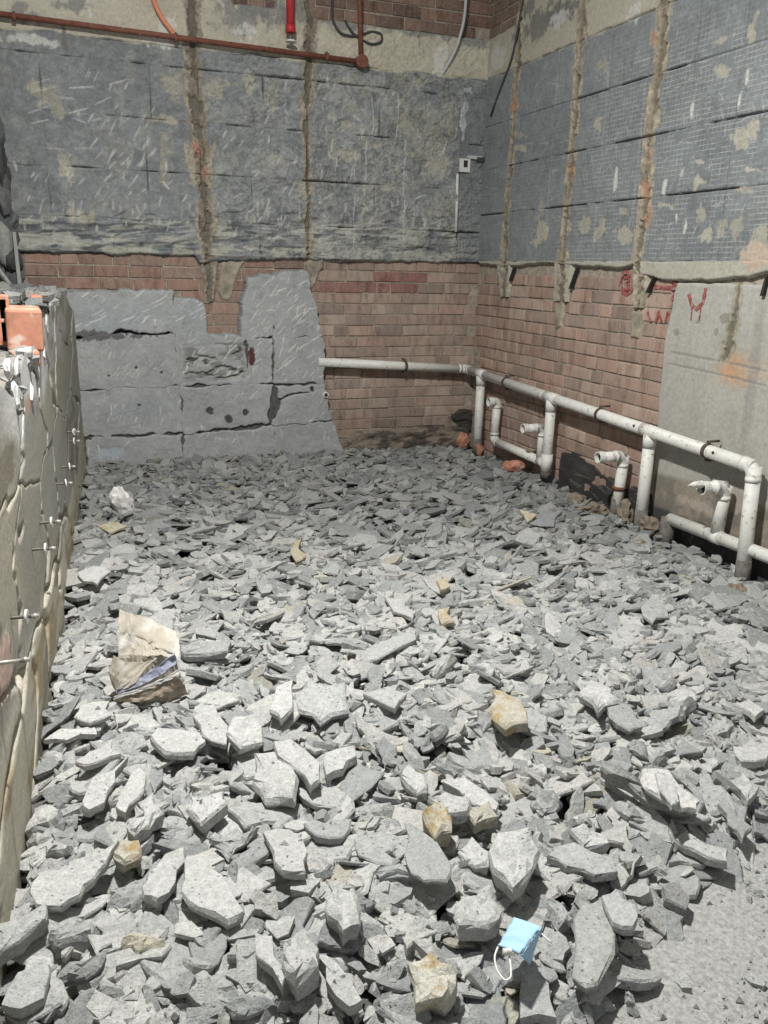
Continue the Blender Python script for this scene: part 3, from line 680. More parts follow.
K.groove([(741, 284, 0.03), (737, 310, 0.035), (730, 345, 0.05), (722, 365, 0.015)], 0.012, [(0.30, 0.28, 0.21), (0.36, 0.33, 0.26), (0.13, 0.115, 0.09)], 55, 0.003)
be = [(brick_end(z), z) for z in (0.0, 0.3, 0.6, 0.84, 1.2, 1.5, 1.56)]
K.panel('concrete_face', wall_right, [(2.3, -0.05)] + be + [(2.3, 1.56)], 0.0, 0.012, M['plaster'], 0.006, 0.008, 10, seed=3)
D = Raster(fr_right, uv_right, 4.0, YB, -0.05, 0.6, 0.007, (0.045, 0.044, 0.042), 91)
D.tint(8, 0.5, 3); D.h += 0.02 * (fbm(D.U * 8, D.V * 14, 4, 4) - 0.5)
D.strokes(560, 460, 650, 520, 30, -32, 6, 16, (0.22, 0.19, 0.155), 0.005, 41, 0, 0.8)
D.panel('bitumen_coating', wall_right, [uv_right(*p) for p in [(562, 452), (575, 453), (590, 463), (603, 472), (616, 480), (640, 490), (662, 500), (662, 545), (600, 530), (556, 490)]], 0.0, 0.007, M['plaster'], 0.006, 0.03, 10, seed=5)

# red spray-paint marks, thin strokes on the brick and concrete
def ribbon(name, pts, half, parent, uvf, frame, w=0.006, mat=None):
    P = [uvf(*p) for p in pts]; Pf = []
    for a, b in zip(P[:-1], P[1:]):
        n = max(2, int(np.linalg.norm(b - a) / 0.012))
        for t in np.linspace(0, 1, n, endpoint=False): Pf.append(a + (b - a) * t)
    Pf.append(P[-1]); Pf = np.array(Pf); T = np.gradient(Pf, axis=0); T /= np.linalg.norm(T, axis=1)[:, None] + 1e-9
    Nn = np.stack([-T[:, 1], T[:, 0]], 1); hw = half * (0.75 + 0.5 * rng.random(len(Pf)))[:, None]
    A, Bv = Pf + Nn * hw, Pf - Nn * hw
    V = np.concatenate([frame(A[:, 0], A[:, 1], np.full(len(A), w)), frame(Bv[:, 0], Bv[:, 1], np.full(len(A), w)),
                        frame(A[:, 0], A[:, 1], np.full(len(A), w - 0.004)), frame(Bv[:, 0], Bv[:, 1], np.full(len(A), w - 0.004))])
    n = len(A); Fc = []
    for i in range(n - 1):
        Fc += [[i, i + 1, n + i + 1, n + i], [i, 2 * n + i, 2 * n + i + 1, i + 1], [n + i, n + i + 1, 3 * n + i + 1, 3 * n + i]]
    return mesh_np(name, V, Fc, mat or M['paint'], parent)
circ = [(627 + 6.5 * math.cos(a), 283 + 11 * math.sin(a)) for a in np.linspace(0, 2 * math.pi, 18)]
m_ = ribbon('painted_mark', circ, 0.012, wall_right, uv_right, fr_right); m_['label'] = 'red sprayed circle with a small figure inside'
ribbon('painted_mark', [(624, 278), (629, 277), (630, 281), (626, 283), (630, 285), (629, 289), (624, 289)], 0.010, wall_right, uv_right, fr_right)
m_ = ribbon('painted_mark', [(655, 287), (678, 288)], 0.012, wall_right, uv_right, fr_right); m_['label'] = 'red sprayed arrow'
ribbon('painted_mark', [(673, 280), (680, 288), (672, 300)], 0.012, wall_right, uv_right, fr_right)
ribbon('painted_mark', [(648, 312), (651, 322)], 0.008, wall_right, uv_right, fr_right)
ribbon('painted_mark', [(656, 322), (659, 312), (662, 322)], 0.008, wall_right, uv_right, fr_right)
ribbon('painted_mark', [(666, 322), (668, 312), (671, 322)], 0.008, wall_right, uv_right, fr_right)
m_ = ribbon('painted_mark', [(691, 294), (693, 304), (699, 309), (705, 303), (708, 288)], 0.012, wall_right, uv_right, fr_right, w=0.0165); m_['label'] = 'red sprayed curved letter on the concrete'
ribbon('painted_mark', [(694, 308), (693, 320)], 0.004, wall_right, uv_right, fr_right, w=0.016)
ribbon('painted_mark', [(703, 308), (701, 321)], 0.004, wall_right, uv_right, fr_right, w=0.016)

# ------------------------------------------------------------------ left low wall
ZT_U = [0.8, 2.6, 2.85, 3.02, 3.12, 3.3, 3.6, 3.86, 4.1, 4.3, 4.65, 5.0, 5.5, 5.95, 6.3, 6.6]
ZT_Z = [1.28, 1.29, 1.20, 1.14, 1.22, 1.27, 1.28, 1.25, 1.32, 1.33, 1.41, 1.36, 1.42, 1.38, 1.30, 1.26]
def ztop(u): return np.interp(u, ZT_U, ZT_Z)
us = np.arange(0.8, YB - 0.01, 0.06)
Vl = []; Fl = []
for u in us:
    z = float(ztop(u)) - 0.025 + random.uniform(-0.012, 0.012)
    for w in (-0.03, -0.55):
        p = fr_left(np.array(u), np.array(0.0), np.array(w)); Vl += [(p[0], p[1], -0.02), (p[0], p[1], z - (0.06 if w < -0.1 else 0))]
for i in range(len(us) - 1):
    a, b = i * 4, i * 4 + 4
    Fl += [[a, b, b + 1, a + 1], [a + 1, b + 1, b + 3, a + 3], [a + 2, a + 3, b + 3, b + 2]]
Fl += [[0, 1, 3, 2], [len(us) * 4 - 4, len(us) * 4 - 2, len(us) * 4 - 1, len(us) * 4 - 3]]
wall_left = tag(mesh_np('wall_left', Vl, Fl, mat_simple('left_core', (0.21, 0.195, 0.17), 0.95, 0.35, 20, bd=0.01)), 'low broken side wall with cracked plaster and anchor rods', kind='structure')
Lr = Raster(fr_left, uv_left, 1.2, 6.72, -0.03, 1.48, 0.0065, (0.35, 0.332, 0.28), 101)
zt_j = ztop(Lr.U) + 0.05 * (fbm(Lr.U * 2.2, Lr.U * 0, 66, 4) - 0.5) * 2
Lr.V = -0.03 + (Lr.V + 0.03) / (Lr.V.max() + 0.03) * (zt_j + 0.03)
l1 = fbm(Lr.U * 0.6, Lr.V * 2.0, 5, 4); l2 = fbm(Lr.U * 2.5, Lr.V * 9, 6, 4); l3 = fbm(Lr.U * 0.9, Lr.V * 3.0, 7, 5)
Lr.col *= (0.80 + 0.36 * l1 + 0.2 * (l2 - 0.5))[..., None]
Lr.h += 0.004 * (l1 - 0.5) + 0.004 * (l2 - 0.5)
up = sstep(0.46, 0.54, l3)
Lr.mix(np.s_[:, :], up * 0.45, (0.32, 0.33, 0.305))
lowl = sstep(0.36, 0.30, Lr.V + 0.15 * (l3 - 0.5) - 0.06 * sstep(3.5, 2.4, Lr.U) * 2)
Lr.mix(np.s_[:, :], lowl * 0.85, (0.50, 0.47, 0.38)); Lr.h += lowl * 0.004
Lr.mix(np.s_[:, :], sstep(2.75, 2.45, Lr.U + 0.4 * (l1 - 0.5)) * sstep(0.5, 0.7, Lr.V) * 0.75, (0.45, 0.42, 0.33))
Lr.mix(np.s_[:, :], sstep(0.60, 0.66, fbm(Lr.U * 1.6, Lr.V * 6, 44, 5)) * 0.7, (0.19, 0.165, 0.13))
Lr.mix(np.s_[:, :], sstep(0.62, 0.68, fbm(Lr.U * 1.2, Lr.V * 5, 47, 5)) * lowl * 0.8, (0.31, 0.25, 0.155))
tz = zt_j - Lr.V
Lr.mix(np.s_[:, :], sstep(0.27, 0.15, tz + 0.28 * (fbm(Lr.U * 1.6, Lr.V * 3, 33, 4) - 0.5)) * sstep(2.2, 2.9, Lr.U) * sstep(4.7, 3.9, Lr.U) * 0.95, (0.62, 0.62, 0.60))
Lr.mix(np.s_[:, :], sstep(0.5, 0.56, fbm(Lr.U * 1.5, Lr.V * 5, 36, 4)) * sstep(0.35, 0.15, tz) * sstep(3.9, 4.4, Lr.U) * 0.6, (0.50, 0.50, 0.48))
Lr.blot(28, 402, 4, 9, (0.50, 0.26, 0.19), seed=2, jag=0.9, soft=0.4, k=0.7)
Lr.blot(2, 673, 7, 26, (0.50, 0.36, 0.30), seed=3, jag=0.5, soft=0.3, k=0.9, dh=0.006)
seeds = np.array([(6.4, .9), (6.3, .3), (5.8, 1.2), (5.6, .55), (5.2, 1.1), (5.0, .3), (4.6, 1.2), (4.5, .65), (4.2, .15), (3.95, 1.1), (3.7, .6), (3.5, .15), (3.35, 1.05),
                  (3.0, .62), (2.85, .15), (2.75, 1.1), (2.4, .7), (2.3, .2), (2.0, 1.1), (1.8, .45), (1.4, .9), (1.35, .2)])
Wu = Lr.U + 0.40 * (fbm(Lr.U * 1.2, Lr.V * 4, 61, 4) - 0.5) * 2; Wv = Lr.V + 0.12 * (fbm(Lr.U * 1.2, Lr.V * 4, 62, 4) - 0.5) * 2
dd = np.stack([np.hypot((Wu - a) * 0.36, Wv - b) for a, b in seeds]); order = np.sort(dd, 0)
cell = dd.argmin(0); gap = (order[1] - order[0]) * 0.5
crack_w = -0.008 + 0.020 * sstep(0.45, 0.75, fbm(Lr.U * 1.0, Lr.V * 3.3, 65, 3))
topd = tz + 0.05
for k, (a, b) in enumerate(seeds):
    sd = np.where(cell == k, np.minimum(gap - crack_w, topd), -gap - crack_w)
    if (sd > 0).sum() < 30: continue
    ii, jj = np.nonzero(sd > 0)
    u0_, u1_, v0_, v1_ = Lr.U[0, jj.min()], Lr.U[0, jj.max()], Lr.V[ii.min(), 0], Lr.V[ii.max(), 0]
    Lr.panel('plaster_piece', wall_left, [(u0_, v0_), (u1_, v0_), (u1_, v1_), (u0_, v1_)], -0.03, 0.034 + random.uniform(-0.002, 0.003), M['plaster'], 0.014, 0.003, 20, seed=k, sd=sd)

# ------------------------------------------------------------------ generic solids
def lump_mesh(seed, rx, ry, rz, rough=0.22, sub=2, angular=True):
    bm = bmesh.new(); bmesh.ops.create_icosphere(bm, subdivisions=sub, radius=1)
    r_ = np.random.default_rng(seed)
    pl = [(Vector(r_.normal(size=3)).normalized(), r_.uniform(0.55, 0.9)) for _ in range(9 if angular else 4)]
    for v in bm.verts:
        c = v.co.copy()
        for n, d in pl:
            k = c.dot(n)
            if k > d: c -= n * (k - d)
        c *= 1 + rough * 0.4 * r_.uniform(-1, 1)
        v.co = Vector((c.x * rx, c.y * ry, c.z * rz))
    V = np.array([v.co[:] for v in bm.verts]); Fc = np.array([[x.index for x in f.verts] for f in bm.faces]); bm.free()
    return V, Fc
def lump(name, loc, rx, ry, rz, mat, seed, rot=0.0, parent=None, cols=None, **kw):
    V, Fc = lump_mesh(seed, rx, ry, rz, **kw)
    c, s = math.cos(rot), math.sin(rot); V = V @ np.array([[c, s, 0], [-s, c, 0], [0, 0, 1]])
    o = mesh_np(name, V, Fc, mat, parent, cols); o.location = [float(t) for t in loc]
    return o

# hollow clay bricks on top of the low wall
def hollow_brick(name, loc, size, rot, tilt, parent, seed):
    lx, ly, lz = size; nx, nz = 3, 2; t = 0.012
    V = []; Fc = []
    xs = [0.0]; 
    for i in range(nx): xs += [t + i * (lx - t) / nx, (i + 1) * (lx - t) / nx]
    xs += [lx]; zs = [0.0]
    for i in range(nz): zs += [t + i * (lz - t) / nz, (i + 1) * (lz - t) / nz]
    zs += [lz]
    xs = sorted(set(round(v, 5) for v in xs)); zs = sorted(set(round(v, 5) for v in zs))
    bm = bmesh.new(); grid = {}
    def vt(i, j, y):
        k = (i, j, y)
        if k not in grid: grid[k] = bm.verts.new((xs[i] - lx / 2, y, zs[j]))
        return grid[k]
    for i in range(len(xs) - 1):
        for j in range(len(zs) - 1):
            hole = (i % 2 == 1) and (j % 2 == 1)
            if hole:
                q_ = [(i, j), (i + 1, j), (i + 1, j + 1), (i, j + 1)]
                for a, b in zip(q_, q_[1:] + q_[:1]): bm.faces.new([vt(*a, 0.0), vt(*b, 0.0), vt(*b, ly * 0.8), vt(*a, ly * 0.8)])
                bm.faces.new([vt(*p, ly * 0.8) for p in q_])
            else: bm.faces.new([vt(i, j, 0.0), vt(i + 1, j, 0.0), vt(i + 1, j + 1, 0.0), vt(i, j + 1, 0.0)])
            bm.faces.new([vt(i, j, ly), vt(i, j + 1, ly), vt(i + 1, j + 1, ly), vt(i + 1, j, ly)])
    for i in range(len(xs) - 1):
        for j in (0, len(zs) - 1): bm.faces.new([vt(i, j, 0.0), vt(i + 1, j, 0.0), vt(i + 1, j, ly), vt(i, j, ly)])
    for j in range(len(zs) - 1):
        for i in (0, len(xs) - 1): bm.faces.new([vt(i, j, 0.0), vt(i, j + 1, 0.0), vt(i, j + 1, ly), vt(i, j, ly)])
    bmesh.ops.recalc_face_normals(bm, faces=bm.faces)
    me = bpy.data.meshes.new(name); bm.to_mesh(me); bm.free(); me.materials.append(M['clay'])
    o = bpy.data.objects.new(name, me); COL.objects.link(o); o.parent = parent
    o.location = [float(v) for v in loc]; o.rotation_euler = (tilt, 0, rot); return o
ang_l = math.atan2(_ld[0], -_ld[1])
def clay_block(c, sz, rot, seed):
    bm = bmesh.new(); bmesh.ops.create_cube(bm, size=1.0); bmesh.ops.scale(bm, vec=sz, verts=bm.verts)
    bmesh.ops.bevel(bm, geom=list(bm.edges), offset=0.012, segments=2, affect='EDGES', profile=0.5)
    me = bpy.data.meshes.new('clay_brick'); bm.to_mesh(me); bm.free(); me.materials.append(M['clay'])
    o = bpy.data.objects.new('clay_brick', me); COL.objects.link(o); o.parent = wall_left; o.location = [float(t) for t in c]; o.rotation_euler = rot; o['label'] = 'orange clay brick face'; return o
p = on_back(24, 328, YB - 3.75); clay_block(p, (0.135, 0.24, 0.165), (0.02, 0.03, -ang_l), 1)
p = on_back(24, 357, YB - 3.62); clay_block(p, (0.105, 0.14, 0.06), (0.0, 0.0, -ang_l + 0.1), 2)
p = on_back(36, 302, YB - 4.6); clay_block(p, (0.06, 0.12, 0.07), (0.05, 0.1, -ang_l), 3)
for (x, y, yy, sz) in [(-3, 345, 3.72, (0.12, 0.24, 0.19))]:
    p = on_back(x, y, YB - yy); o = hollow_brick('hollow_brick', p, sz, -ang_l, 0.0, wall_left, 1); o['label'] = 'orange hollow clay brick'

for k, (x, y, w, ry_, rz_) in enumerate([(46, 326, 0.0, .10, .075), (42, 350, 0.0, .09, .06), (36, 370, 0.0, .09, .05), (17, 372, -0.01, .09, .055), (8, 368, -0.02, .10, .04), (15, 396, 0.0, .05, .045), (51, 308, -0.01, .10, .05), (31, 392, 0.004, .05, .04), (58, 300, -0.01, .10, .04)]):
    p = on_left(x, y, w); V, Fc = lump_mesh(700 + k, 0.014, ry_, rz_, rough=0.5)
    mesh_np('plaster_shard', V + p, Fc, M['plaster'], wall_left, (0.60, 0.60, 0.58) if k % 3 else (0.47, 0.47, 0.45))

# jagged dark stub of a demolished wall at the far left
stub = tag(box_mesh('wall_left_stub', (-0.85, YB - 0.30, -0.02), (-0.36, YB - 0.0, 3.2), mat_simple('stub_core', (0.10, 0.10, 0.098), 0.95, 0.4, 18, bd=0.01)), 'dark broken stub of a demolished wall', kind='structure')
for k in range(26):
    zz_ = 1.25 + 1.5 * (k / 26.0) + random.uniform(-0.03, 0.03)
    c = random.choice([(0.12, 0.122, 0.12), (0.09, 0.095, 0.10), (0.10, 0.10, 0.10), (0.06, 0.06, 0.06), (0.24, 0.24, 0.225)])
    hz_ = random.uniform(0.06, 0.2); reach = float(np.interp(zz_, [1.2, 1.7, 2.3, 2.75], [0.10, 0.075, 0.05, 0.0]))
    V, Fc = lump_mesh(300 + k, random.uniform(0.035, 0.07), random.uniform(0.05, 0.09), hz_, rough=0.3)
    V = V + np.array([-0.37 + reach * random.uniform(0.3, 1.2), YB - 0.28 + random.uniform(-0.06, 0.04), zz_ + hz_ / 2])
    mesh_np('broken_block', V, Fc, M['plaster'], stub, c)


# ------------------------------------------------------------------ tubes and pipes
def smooth_path(pts, fil=0.0, seg=6):
    pts = [Vector([float(c) for c in p]) for p in pts]
    if fil <= 0 or len(pts) < 3: return pts
    out = [pts[0]]
    for a, b, c in zip(pts[:-2], pts[1:-1], pts[2:]):
        d1 = (a - b); d2 = (c - b); f_ = min(fil, d1.length * 0.45, d2.length * 0.45)
        p = b + d1.normalized() * f_; q_ = b + d2.normalized() * f_
        for i in range(seg + 1):
            t = i / seg; out.append(p * (1 - t) ** 2 + b * 2 * t * (1 - t) + q_ * t * t)
    out.append(pts[-1]); return out
def sweep(pts, rad, seg=14, caps=True, bore=0.0):
    """tube along points; rad number or list; bore > 0 leaves an open end of that inner radius"""
    pts = [Vector(p) for p in pts]; n = len(pts); rads = rad if isinstance(rad, (list, tuple)) else [rad] * n
    t0 = (pts[1] - pts[0]).normalized(); up = Vector((0, 0, 1)) if abs(t0.z) < 0.9 else Vector((1, 0, 0))
    nx = t0.cross(up).normalized(); V = []; Fc = []
    for i, p in enumerate(pts):
        t = (pts[min(i + 1, n - 1)] - pts[max(i - 1, 0)]).normalized()
        nx = (nx - t * nx.dot(t)).normalized(); ny = t.cross(nx)
        for k in range(seg):
            a = 2 * math.pi * k / seg; V.append(p + (nx * math.cos(a) + ny * math.sin(a)) * rads[i])
    for i in range(n - 1):
        for k in range(seg):
            k2 = (k + 1) % seg; Fc.append([i * seg + k, i * seg + k2, (i + 1) * seg + k2, (i + 1) * seg + k])
    if caps:
        Fc.append(list(range(seg))[::-1]); Fc.append([(n - 1) * seg + k for k in range(seg)])
    return [tuple(v) for v in V], Fc
def tube(name, pts, rad, mat, parent=None, seg=14, fil=0.0, caps=True, fseg=6):
    V, Fc = sweep(smooth_path(pts, fil, fseg), rad, seg, caps)
    o = mesh_np(name, V, Fc, mat, None, smooth=True)
    if caps:
        for p in o.data.polygons[-2:]: p.use_smooth = False
    if parent is not None: adopt(o, parent)
    return o
def elbow(name, a, b, c, r, parent, mat=None, reach=2.1):
    a, b, c = (Vector([float(t) for t in v]) for v in (a, b, c)); d1 = (a - b).normalized(); d2 = (c - b).normalized()
    p = b + d1 * r * reach; q_ = b + d2 * r * reach; path = [p, p - d1 * r * 0.55]; rr_ = [r * 1.09, r * 1.09]
    p2 = path[-1]; q2 = q_ - d2 * r * 0.55
    for i in range(9):
        t = i / 8; path.append(p2 * (1 - t) ** 2 + b * 2 * t * (1 - t) + q2 * t * t); rr_.append(r * 1.04)
    path += [q2, q_]; rr_ += [r * 1.09, r * 1.09]
    V, Fc = sweep(path, rr_, 16); return adopt(mesh_np(name, V, Fc, mat or M['pvc'], None, smooth=True), parent)
def sleeve(name, a, b, r, parent, mat=None):
    return tube(name, [a, b], r, mat or M['pvc'], parent, 16)
def open_end(name, at, direction, r, parent):
    d = Vector(direction).normalized(); at = Vector([float(t) for t in at])
    V = []; Fc = []; nx = d.orthogonal().normalized(); ny = d.cross(nx); sg = 16
    for (rr_, off) in ((r * 1.02, -0.042), (r * 1.02, 0.0), (r * 0.86, 0.0), (r * 0.84, -0.028)):
        for k in range(sg):
            an = 2 * math.pi * k / sg; V.append(tuple(at + d * off + (nx * math.cos(an) + ny * math.sin(an)) * rr_))
    for i in range(3):
        for k in range(sg): Fc.append([i * sg + k, i * sg + (k + 1) % sg, (i + 1) * sg + (k + 1) % sg, (i + 1) * sg + k])
    rim = adopt(mesh_np(name, V, Fc, M['pvc'], None), parent)
    bore = mesh_np('bore', [V[3 * sg + k] for k in range(sg)], [list(range(sg))], M['pvc_dark'], None); adopt(bore, parent)
    return rim
def clamp(at, axis, out, r, parent):
    at = Vector([float(t) for t in at]); ax = Vector(axis).normalized(); out = Vector(out).normalized(); side = ax.cross(out)
    V = []; Fc = []; sg = 18
    for (rr_, off) in ((r * 1.04, -0.012), (r * 1.16, -0.012), (r * 1.16, 0.012), (r * 1.04, 0.012)):
        for k in range(sg):
            an = 2 * math.pi * k / sg; V.append(tuple(at + ax * off + (out * math.cos(an) + side * math.sin(an)) * rr_))
    for i in range(4):
        for k in range(sg): Fc.append([i * sg + k, i * sg + (k + 1) % sg, ((i + 1) % 4) * sg + (k + 1) % sg, ((i + 1) % 4) * sg + k])
    band = adopt(mesh_np('clamp', V, Fc, M['clamp'], None), parent)
    for s_ in (1, -1):
        e0 = at + side * r * 1.05 * s_; e1 = at + side * r * 1.45 * s_
        lug = tube('clamp_lug', [e0, e1], 0.010, M['clamp'], None, 8); lug.parent = band; lug.matrix_parent_inverse = Matrix.Translation(parent.location).inverted() @ Matrix()
        lug.matrix_parent_inverse = Matrix()
        st = tube('clamp_rod', [e1 + out * 0.012, e1 - out * 0.07], 0.007, M['clamp'], None, 6); st.parent = band
    return band

for (x0, y0, x1, y1) in [(14, 232, 20, 288), (-2, 268, 14, 290)]:
    a_, b_ = on_back(x0, y0, 0.38), on_back(x1, y1, 0.38); Vq, Fq = sweep([Vector(a_), Vector(b_)], [0.012, 0.014], 7); mesh_np('splinter', Vq, Fq, M['plaster'], stub, (0.33, 0.33, 0.31))
rp = 0.0375
def PR(x, y, w): return on_right(x, y, w)
main = empty('drain_pipe', (3.29, 3.3, 0.0))
tag(main, 'long white waste pipe running along both brick walls with four upright drops', 'pipe')
c0 = on_back(318, 362, 0.095); c1 = np.array([XR - 0.11, YB - 0.095, 0.765])
cr_ = PR(484, 371, 0.11); ce = PR(753, 469, 0.11)
cend = np.array([ce[0], 3.235, 0.0])
tube('pipe', [c0, c1 + np.array([-0.02, 0, 0])], rp, M['pvc'], main)
ce = np.array([XR - 0.11, 3.25, 0.655]); c1r = c1.copy()
tube('pipe', [c1r, ce], rp, M['pvc'], main)
elbow('elbow', c0, c1, ce, rp, main)
bot = np.array([ce[0], 3.22, 0.0])
tube('pipe', [ce, bot], rp, M['pvc'], main); elbow('elbow', c1, ce, bot, rp, main)
tube('pipe_base', [(bot[0], bot[1] + 0.005, 0.155), bot], [rp * 1.06, rp * 1.12], M['pvc_grime'], main)
def main_at(y):
    t = (y - c1[1]) / (ce[1] - c1[1]); return c1 + (ce - c1) * t
for (y, zb, zg) in [(6.38, 0.05, 0.20), (5.24, 0.12, 0.20), (4.10, 0.02, 0.19)]:
    t = main_at(y); b_ = np.array([t[0], y, zb])
    tube('pipe', [t, b_], rp, M['pvc'], main)
    sleeve('tee', t + np.array([0, 0, -0.02]), t + np.array([0, 0, -0.10]), rp * 1.08, main)
    sleeve('tee', t + np.array([0, 0.075, 0.003]), t + np.array([0, -0.075, -0.003]), rp * 1.06, main)
    tube('pipe_base', [(b_[0], y, zg), (b_[0], y, zb)], [rp * 1.05, rp * 1.12], M['pvc_grime'], main)
axd = Vector(ce - c1)
for y in (5.93, 4.63, 3.60):
    clamp(main_at(y), axd, (-1, 0, 0), rp, main)
clamp(on_back(405, 366, 0.095), (1, 0, 0), (0, -1, 0), rp, main)
for y in (4.22, 3.52):
    t = main_at(y) + np.array([-rp * 0.93, 0, 0.012]); tube('drilled_hole', [t + np.array([-0.004, 0, 0]), t + np.array([0.006, 0, 0])], 0.0085, M['pvc_dark'], main, 10)
# low branch joining the second drop
wl = 0.09
bx = XR - wl
br = [np.array([bx, 6.10, 0.56]), np.array([bx, 6.12, 0.225]), np.array([bx, 5.38, 0.22]), np.array([bx, 5.37, 0.475])]
tube('pipe', [br[2], (main_at(5.24)[0], 5.25, 0.215)], rp * 0.92, M['pvc'], main); tube('pipe', br[:2], rp * 0.92, M['pvc'], main); tube('pipe', br[1:3], rp * 0.92, M['pvc'], main)
elbow('elbow', br[0], br[1], br[2], rp * 0.92, main)
st_ = np.array([bx - 0.07, 6.10, 0.56]); elbow('elbow', st_, br[0], br[1], rp * 0.92, main, reach=1.5); open_end('socket_rim', st_ + np.array([-0.014, 0, 0]), (-1, 0, 0), rp, main)
tube('pipe', [br[2] + np.array([0, 0, -0.0]), br[3]], rp * 0.72, M['pvc'], main)
sleeve('coupling', (main_at(5.24)[0], 5.24, 0.30), (main_at(5.24)[0], 5.24, 0.17), rp * 1.15, main)
e3 = br[3] + np.array([-0.17, 0, 0.0]); tube('pipe', [br[3], e3 + np.array([0.036, 0, 0])], rp * 0.85, M['pvc'], main); elbow('elbow', e3, br[3], br[2], rp * 0.82, main); open_end('socket_rim', e3, (-1, 0, 0), rp * 0.95, main)

el = empty('elbow_pipe', (bx, 4.37, 0.0)); tag(el, 'short white elbow pipe with open end turned to the room, in front of brick', 'pipe')
a_ = np.array([bx, 4.36, 0.475]); tube('pipe', [a_, (bx, 4.38, 0.05)], rp * 0.95, M['pvc'], el)
e_ = a_ + np.array([-0.20, 0.0, 0.0]); tube('pipe', [a_, e_ + np.array([0.036, 0, 0])], rp * 0.88, M['pvc'], el); elbow('elbow', e_, a_, (bx, 4.38, 0.05), rp * 0.92, el); open_end('socket_rim', e_, (-1, 0, 0), rp * 0.98, el)
sleeve('rust_collar', (bx, 4.375, 0.27), (bx, 4.375, 0.245), rp * 1.2, el, M['redpipe'])
tube('pipe_base', [(bx, 4.38, 0.19), (bx, 4.38, 0.03)], [rp * 1.02, rp * 1.15], M['pvc_grime'], el)

lo = empty('floor_branch_pipe', (bx, 3.5, 0.0)); tag(lo, 'low white branch pipe with broken open elbow, behind the end drop', 'pipe')
b0 = np.array([bx, 3.86, 0.195]); b1 = np.array([bx, 1.9, 0.248]); tube('pipe', [b0, b1], rp * 0.95, M['pvc'], lo)
tube('pipe_base', [(bx, 3.87, 0.20), (bx, 3.87, 0.0)], rp * 1.15, M['pvc_grime'], lo)
up_ = np.array([bx, 3.45, 0.50]); tube('pipe', [(bx, 3.47, 0.21), up_], rp * 0.95, M['pvc'], lo)
e4 = up_ + np.array([-0.15, 0.02, -0.005]); tube('pipe', [up_, e4 + np.array([0.036, 0, 0])], rp * 0.85, M['pvc'], lo); elbow('elbow', e4, up_, (bx, 3.47, 0.21), rp * 0.95, lo); open_end('broken_rim', e4, (-1, 0, 0), rp * 0.98, lo)
V, Fc = sweep([Vector(e4) + Vector((0, 0, 0.022)), Vector(e4) + Vector((-0.05, 0, 0.024)), Vector(e4) + Vector((-0.09, 0, 0.020))], [0.022, 0.017, 0.003], 8); adopt(mesh_np('broken_lip', V, Fc, M['pvc']), lo)
sleeve('coupling', (bx, 3.50, 0.205), (bx, 3.43, 0.207), rp * 1.08, lo)

# red sprinkler main and its drops
red = empty('sprinkler_pipe', (1.0, YB - 0.09, 3.1)); tag(red, 'thin rust-red sprinkler pipe across the top of the back wall', 'pipe')
ra = on_back(-60, 6, 0.09); rb = on_back(361, 62, 0.09); rc = on_back(358, -70, 0.09)
tube('pipe', [ra, rb], 0.0185, M['redpipe'], red); tube('pipe', [rb, rc], 0.0185, M['redpipe'], red)
tube('end_fitting', [rb + np.array([0, 0.035, 0]), rb + np.array([0, -0.045, 0])], 0.046, M['redpipe'], red, 18)
for (x, y) in [(14, 17), (327, 57), (176, 38)]:
    p = on_back(x, y, 0.09); tube('clip', [p + np.array([-0.012, 0, 0]), p + np.array([0.012, 0, 0])], 0.027, M['redpipe'], red); tube('clip_rod', [p + np.array([0, 0, 0.03]), p + np.array([0, 0.07, 0.03])], 0.008, M['clamp'], red, 6)
drop = empty('sprinkler_drop', on_back(290, 40, 0.12)); tag(drop, 'bright red vertical drop pipe with a pale sprinkler fitting below', 'pipe')
d0 = on_back(290, -60, 0.12); d1 = on_back(290.5, 33, 0.12)
tube('pipe', [d0, d1], 0.030, M['red'], drop); tube('socket', [d1 + np.array([0, 0, 0.05]), d1], 0.037, M['red'], drop)
d2 = on_back(291, 41, 0.12); tube('fitting', [d1, d2], [0.014, 0.012], M['steel_dark'], drop); tube('deflector', [d2 + np.array([0, 0, 0.008]), d2 - np.array([0, 0, 0.008])], [0.03, 0.042], M['whitebox'], drop)
oh = tube('conduit_hose', [on_back(150, -40, 0.06), on_back(153, 0, 0.06), on_back(161, 17, 0.06), on_back(170, 29, 0.06), on_back(178, 40, 0.05)], 0.017, M['orange_hose'], None, 10, 0.08)
tag(oh, 'orange flexible conduit hanging from above onto the rust-red pipe', 'conduit')
wc = tube('hanging_conduit', [on_back(467, -50, 0.12), on_back(466, 0, 0.12), on_back(464, 22, 0.11), on_back(457, 47, 0.09), on_back(448, 65, 0.06), on_back(438, 80, 0.02)], 0.012, M['conduit'], None, 10, 0.12)
tag(wc, 'pale grey conduit curving down to the top of the tile backing', 'conduit')
cb_ = tube('looped_cable', [on_back(*p, 0.05) for p in [(334, -40), (332, 0), (332, 20), (340, 34), (356, 37), (372, 31), (382, 34), (382, 42), (372, 45), (358, 38), (350, 30), (345, 20)]], 0.009, M['cable'], None, 8, 0.06)
tag(cb_, 'black cable hanging in a loop beside the rust-red pipe', 'cable')
cc = tube('corner_cable', [on_right(528, -30, 0.03), on_right(520, 20, 0.03), on_right(512, 60, 0.03), on_right(500, 90, 0.035), on_right(491, 116, 0.035)], 0.010, M['cable'], None, 8, 0.1)
tag(cc, 'dark cable running down the wall into the room corner', 'cable')

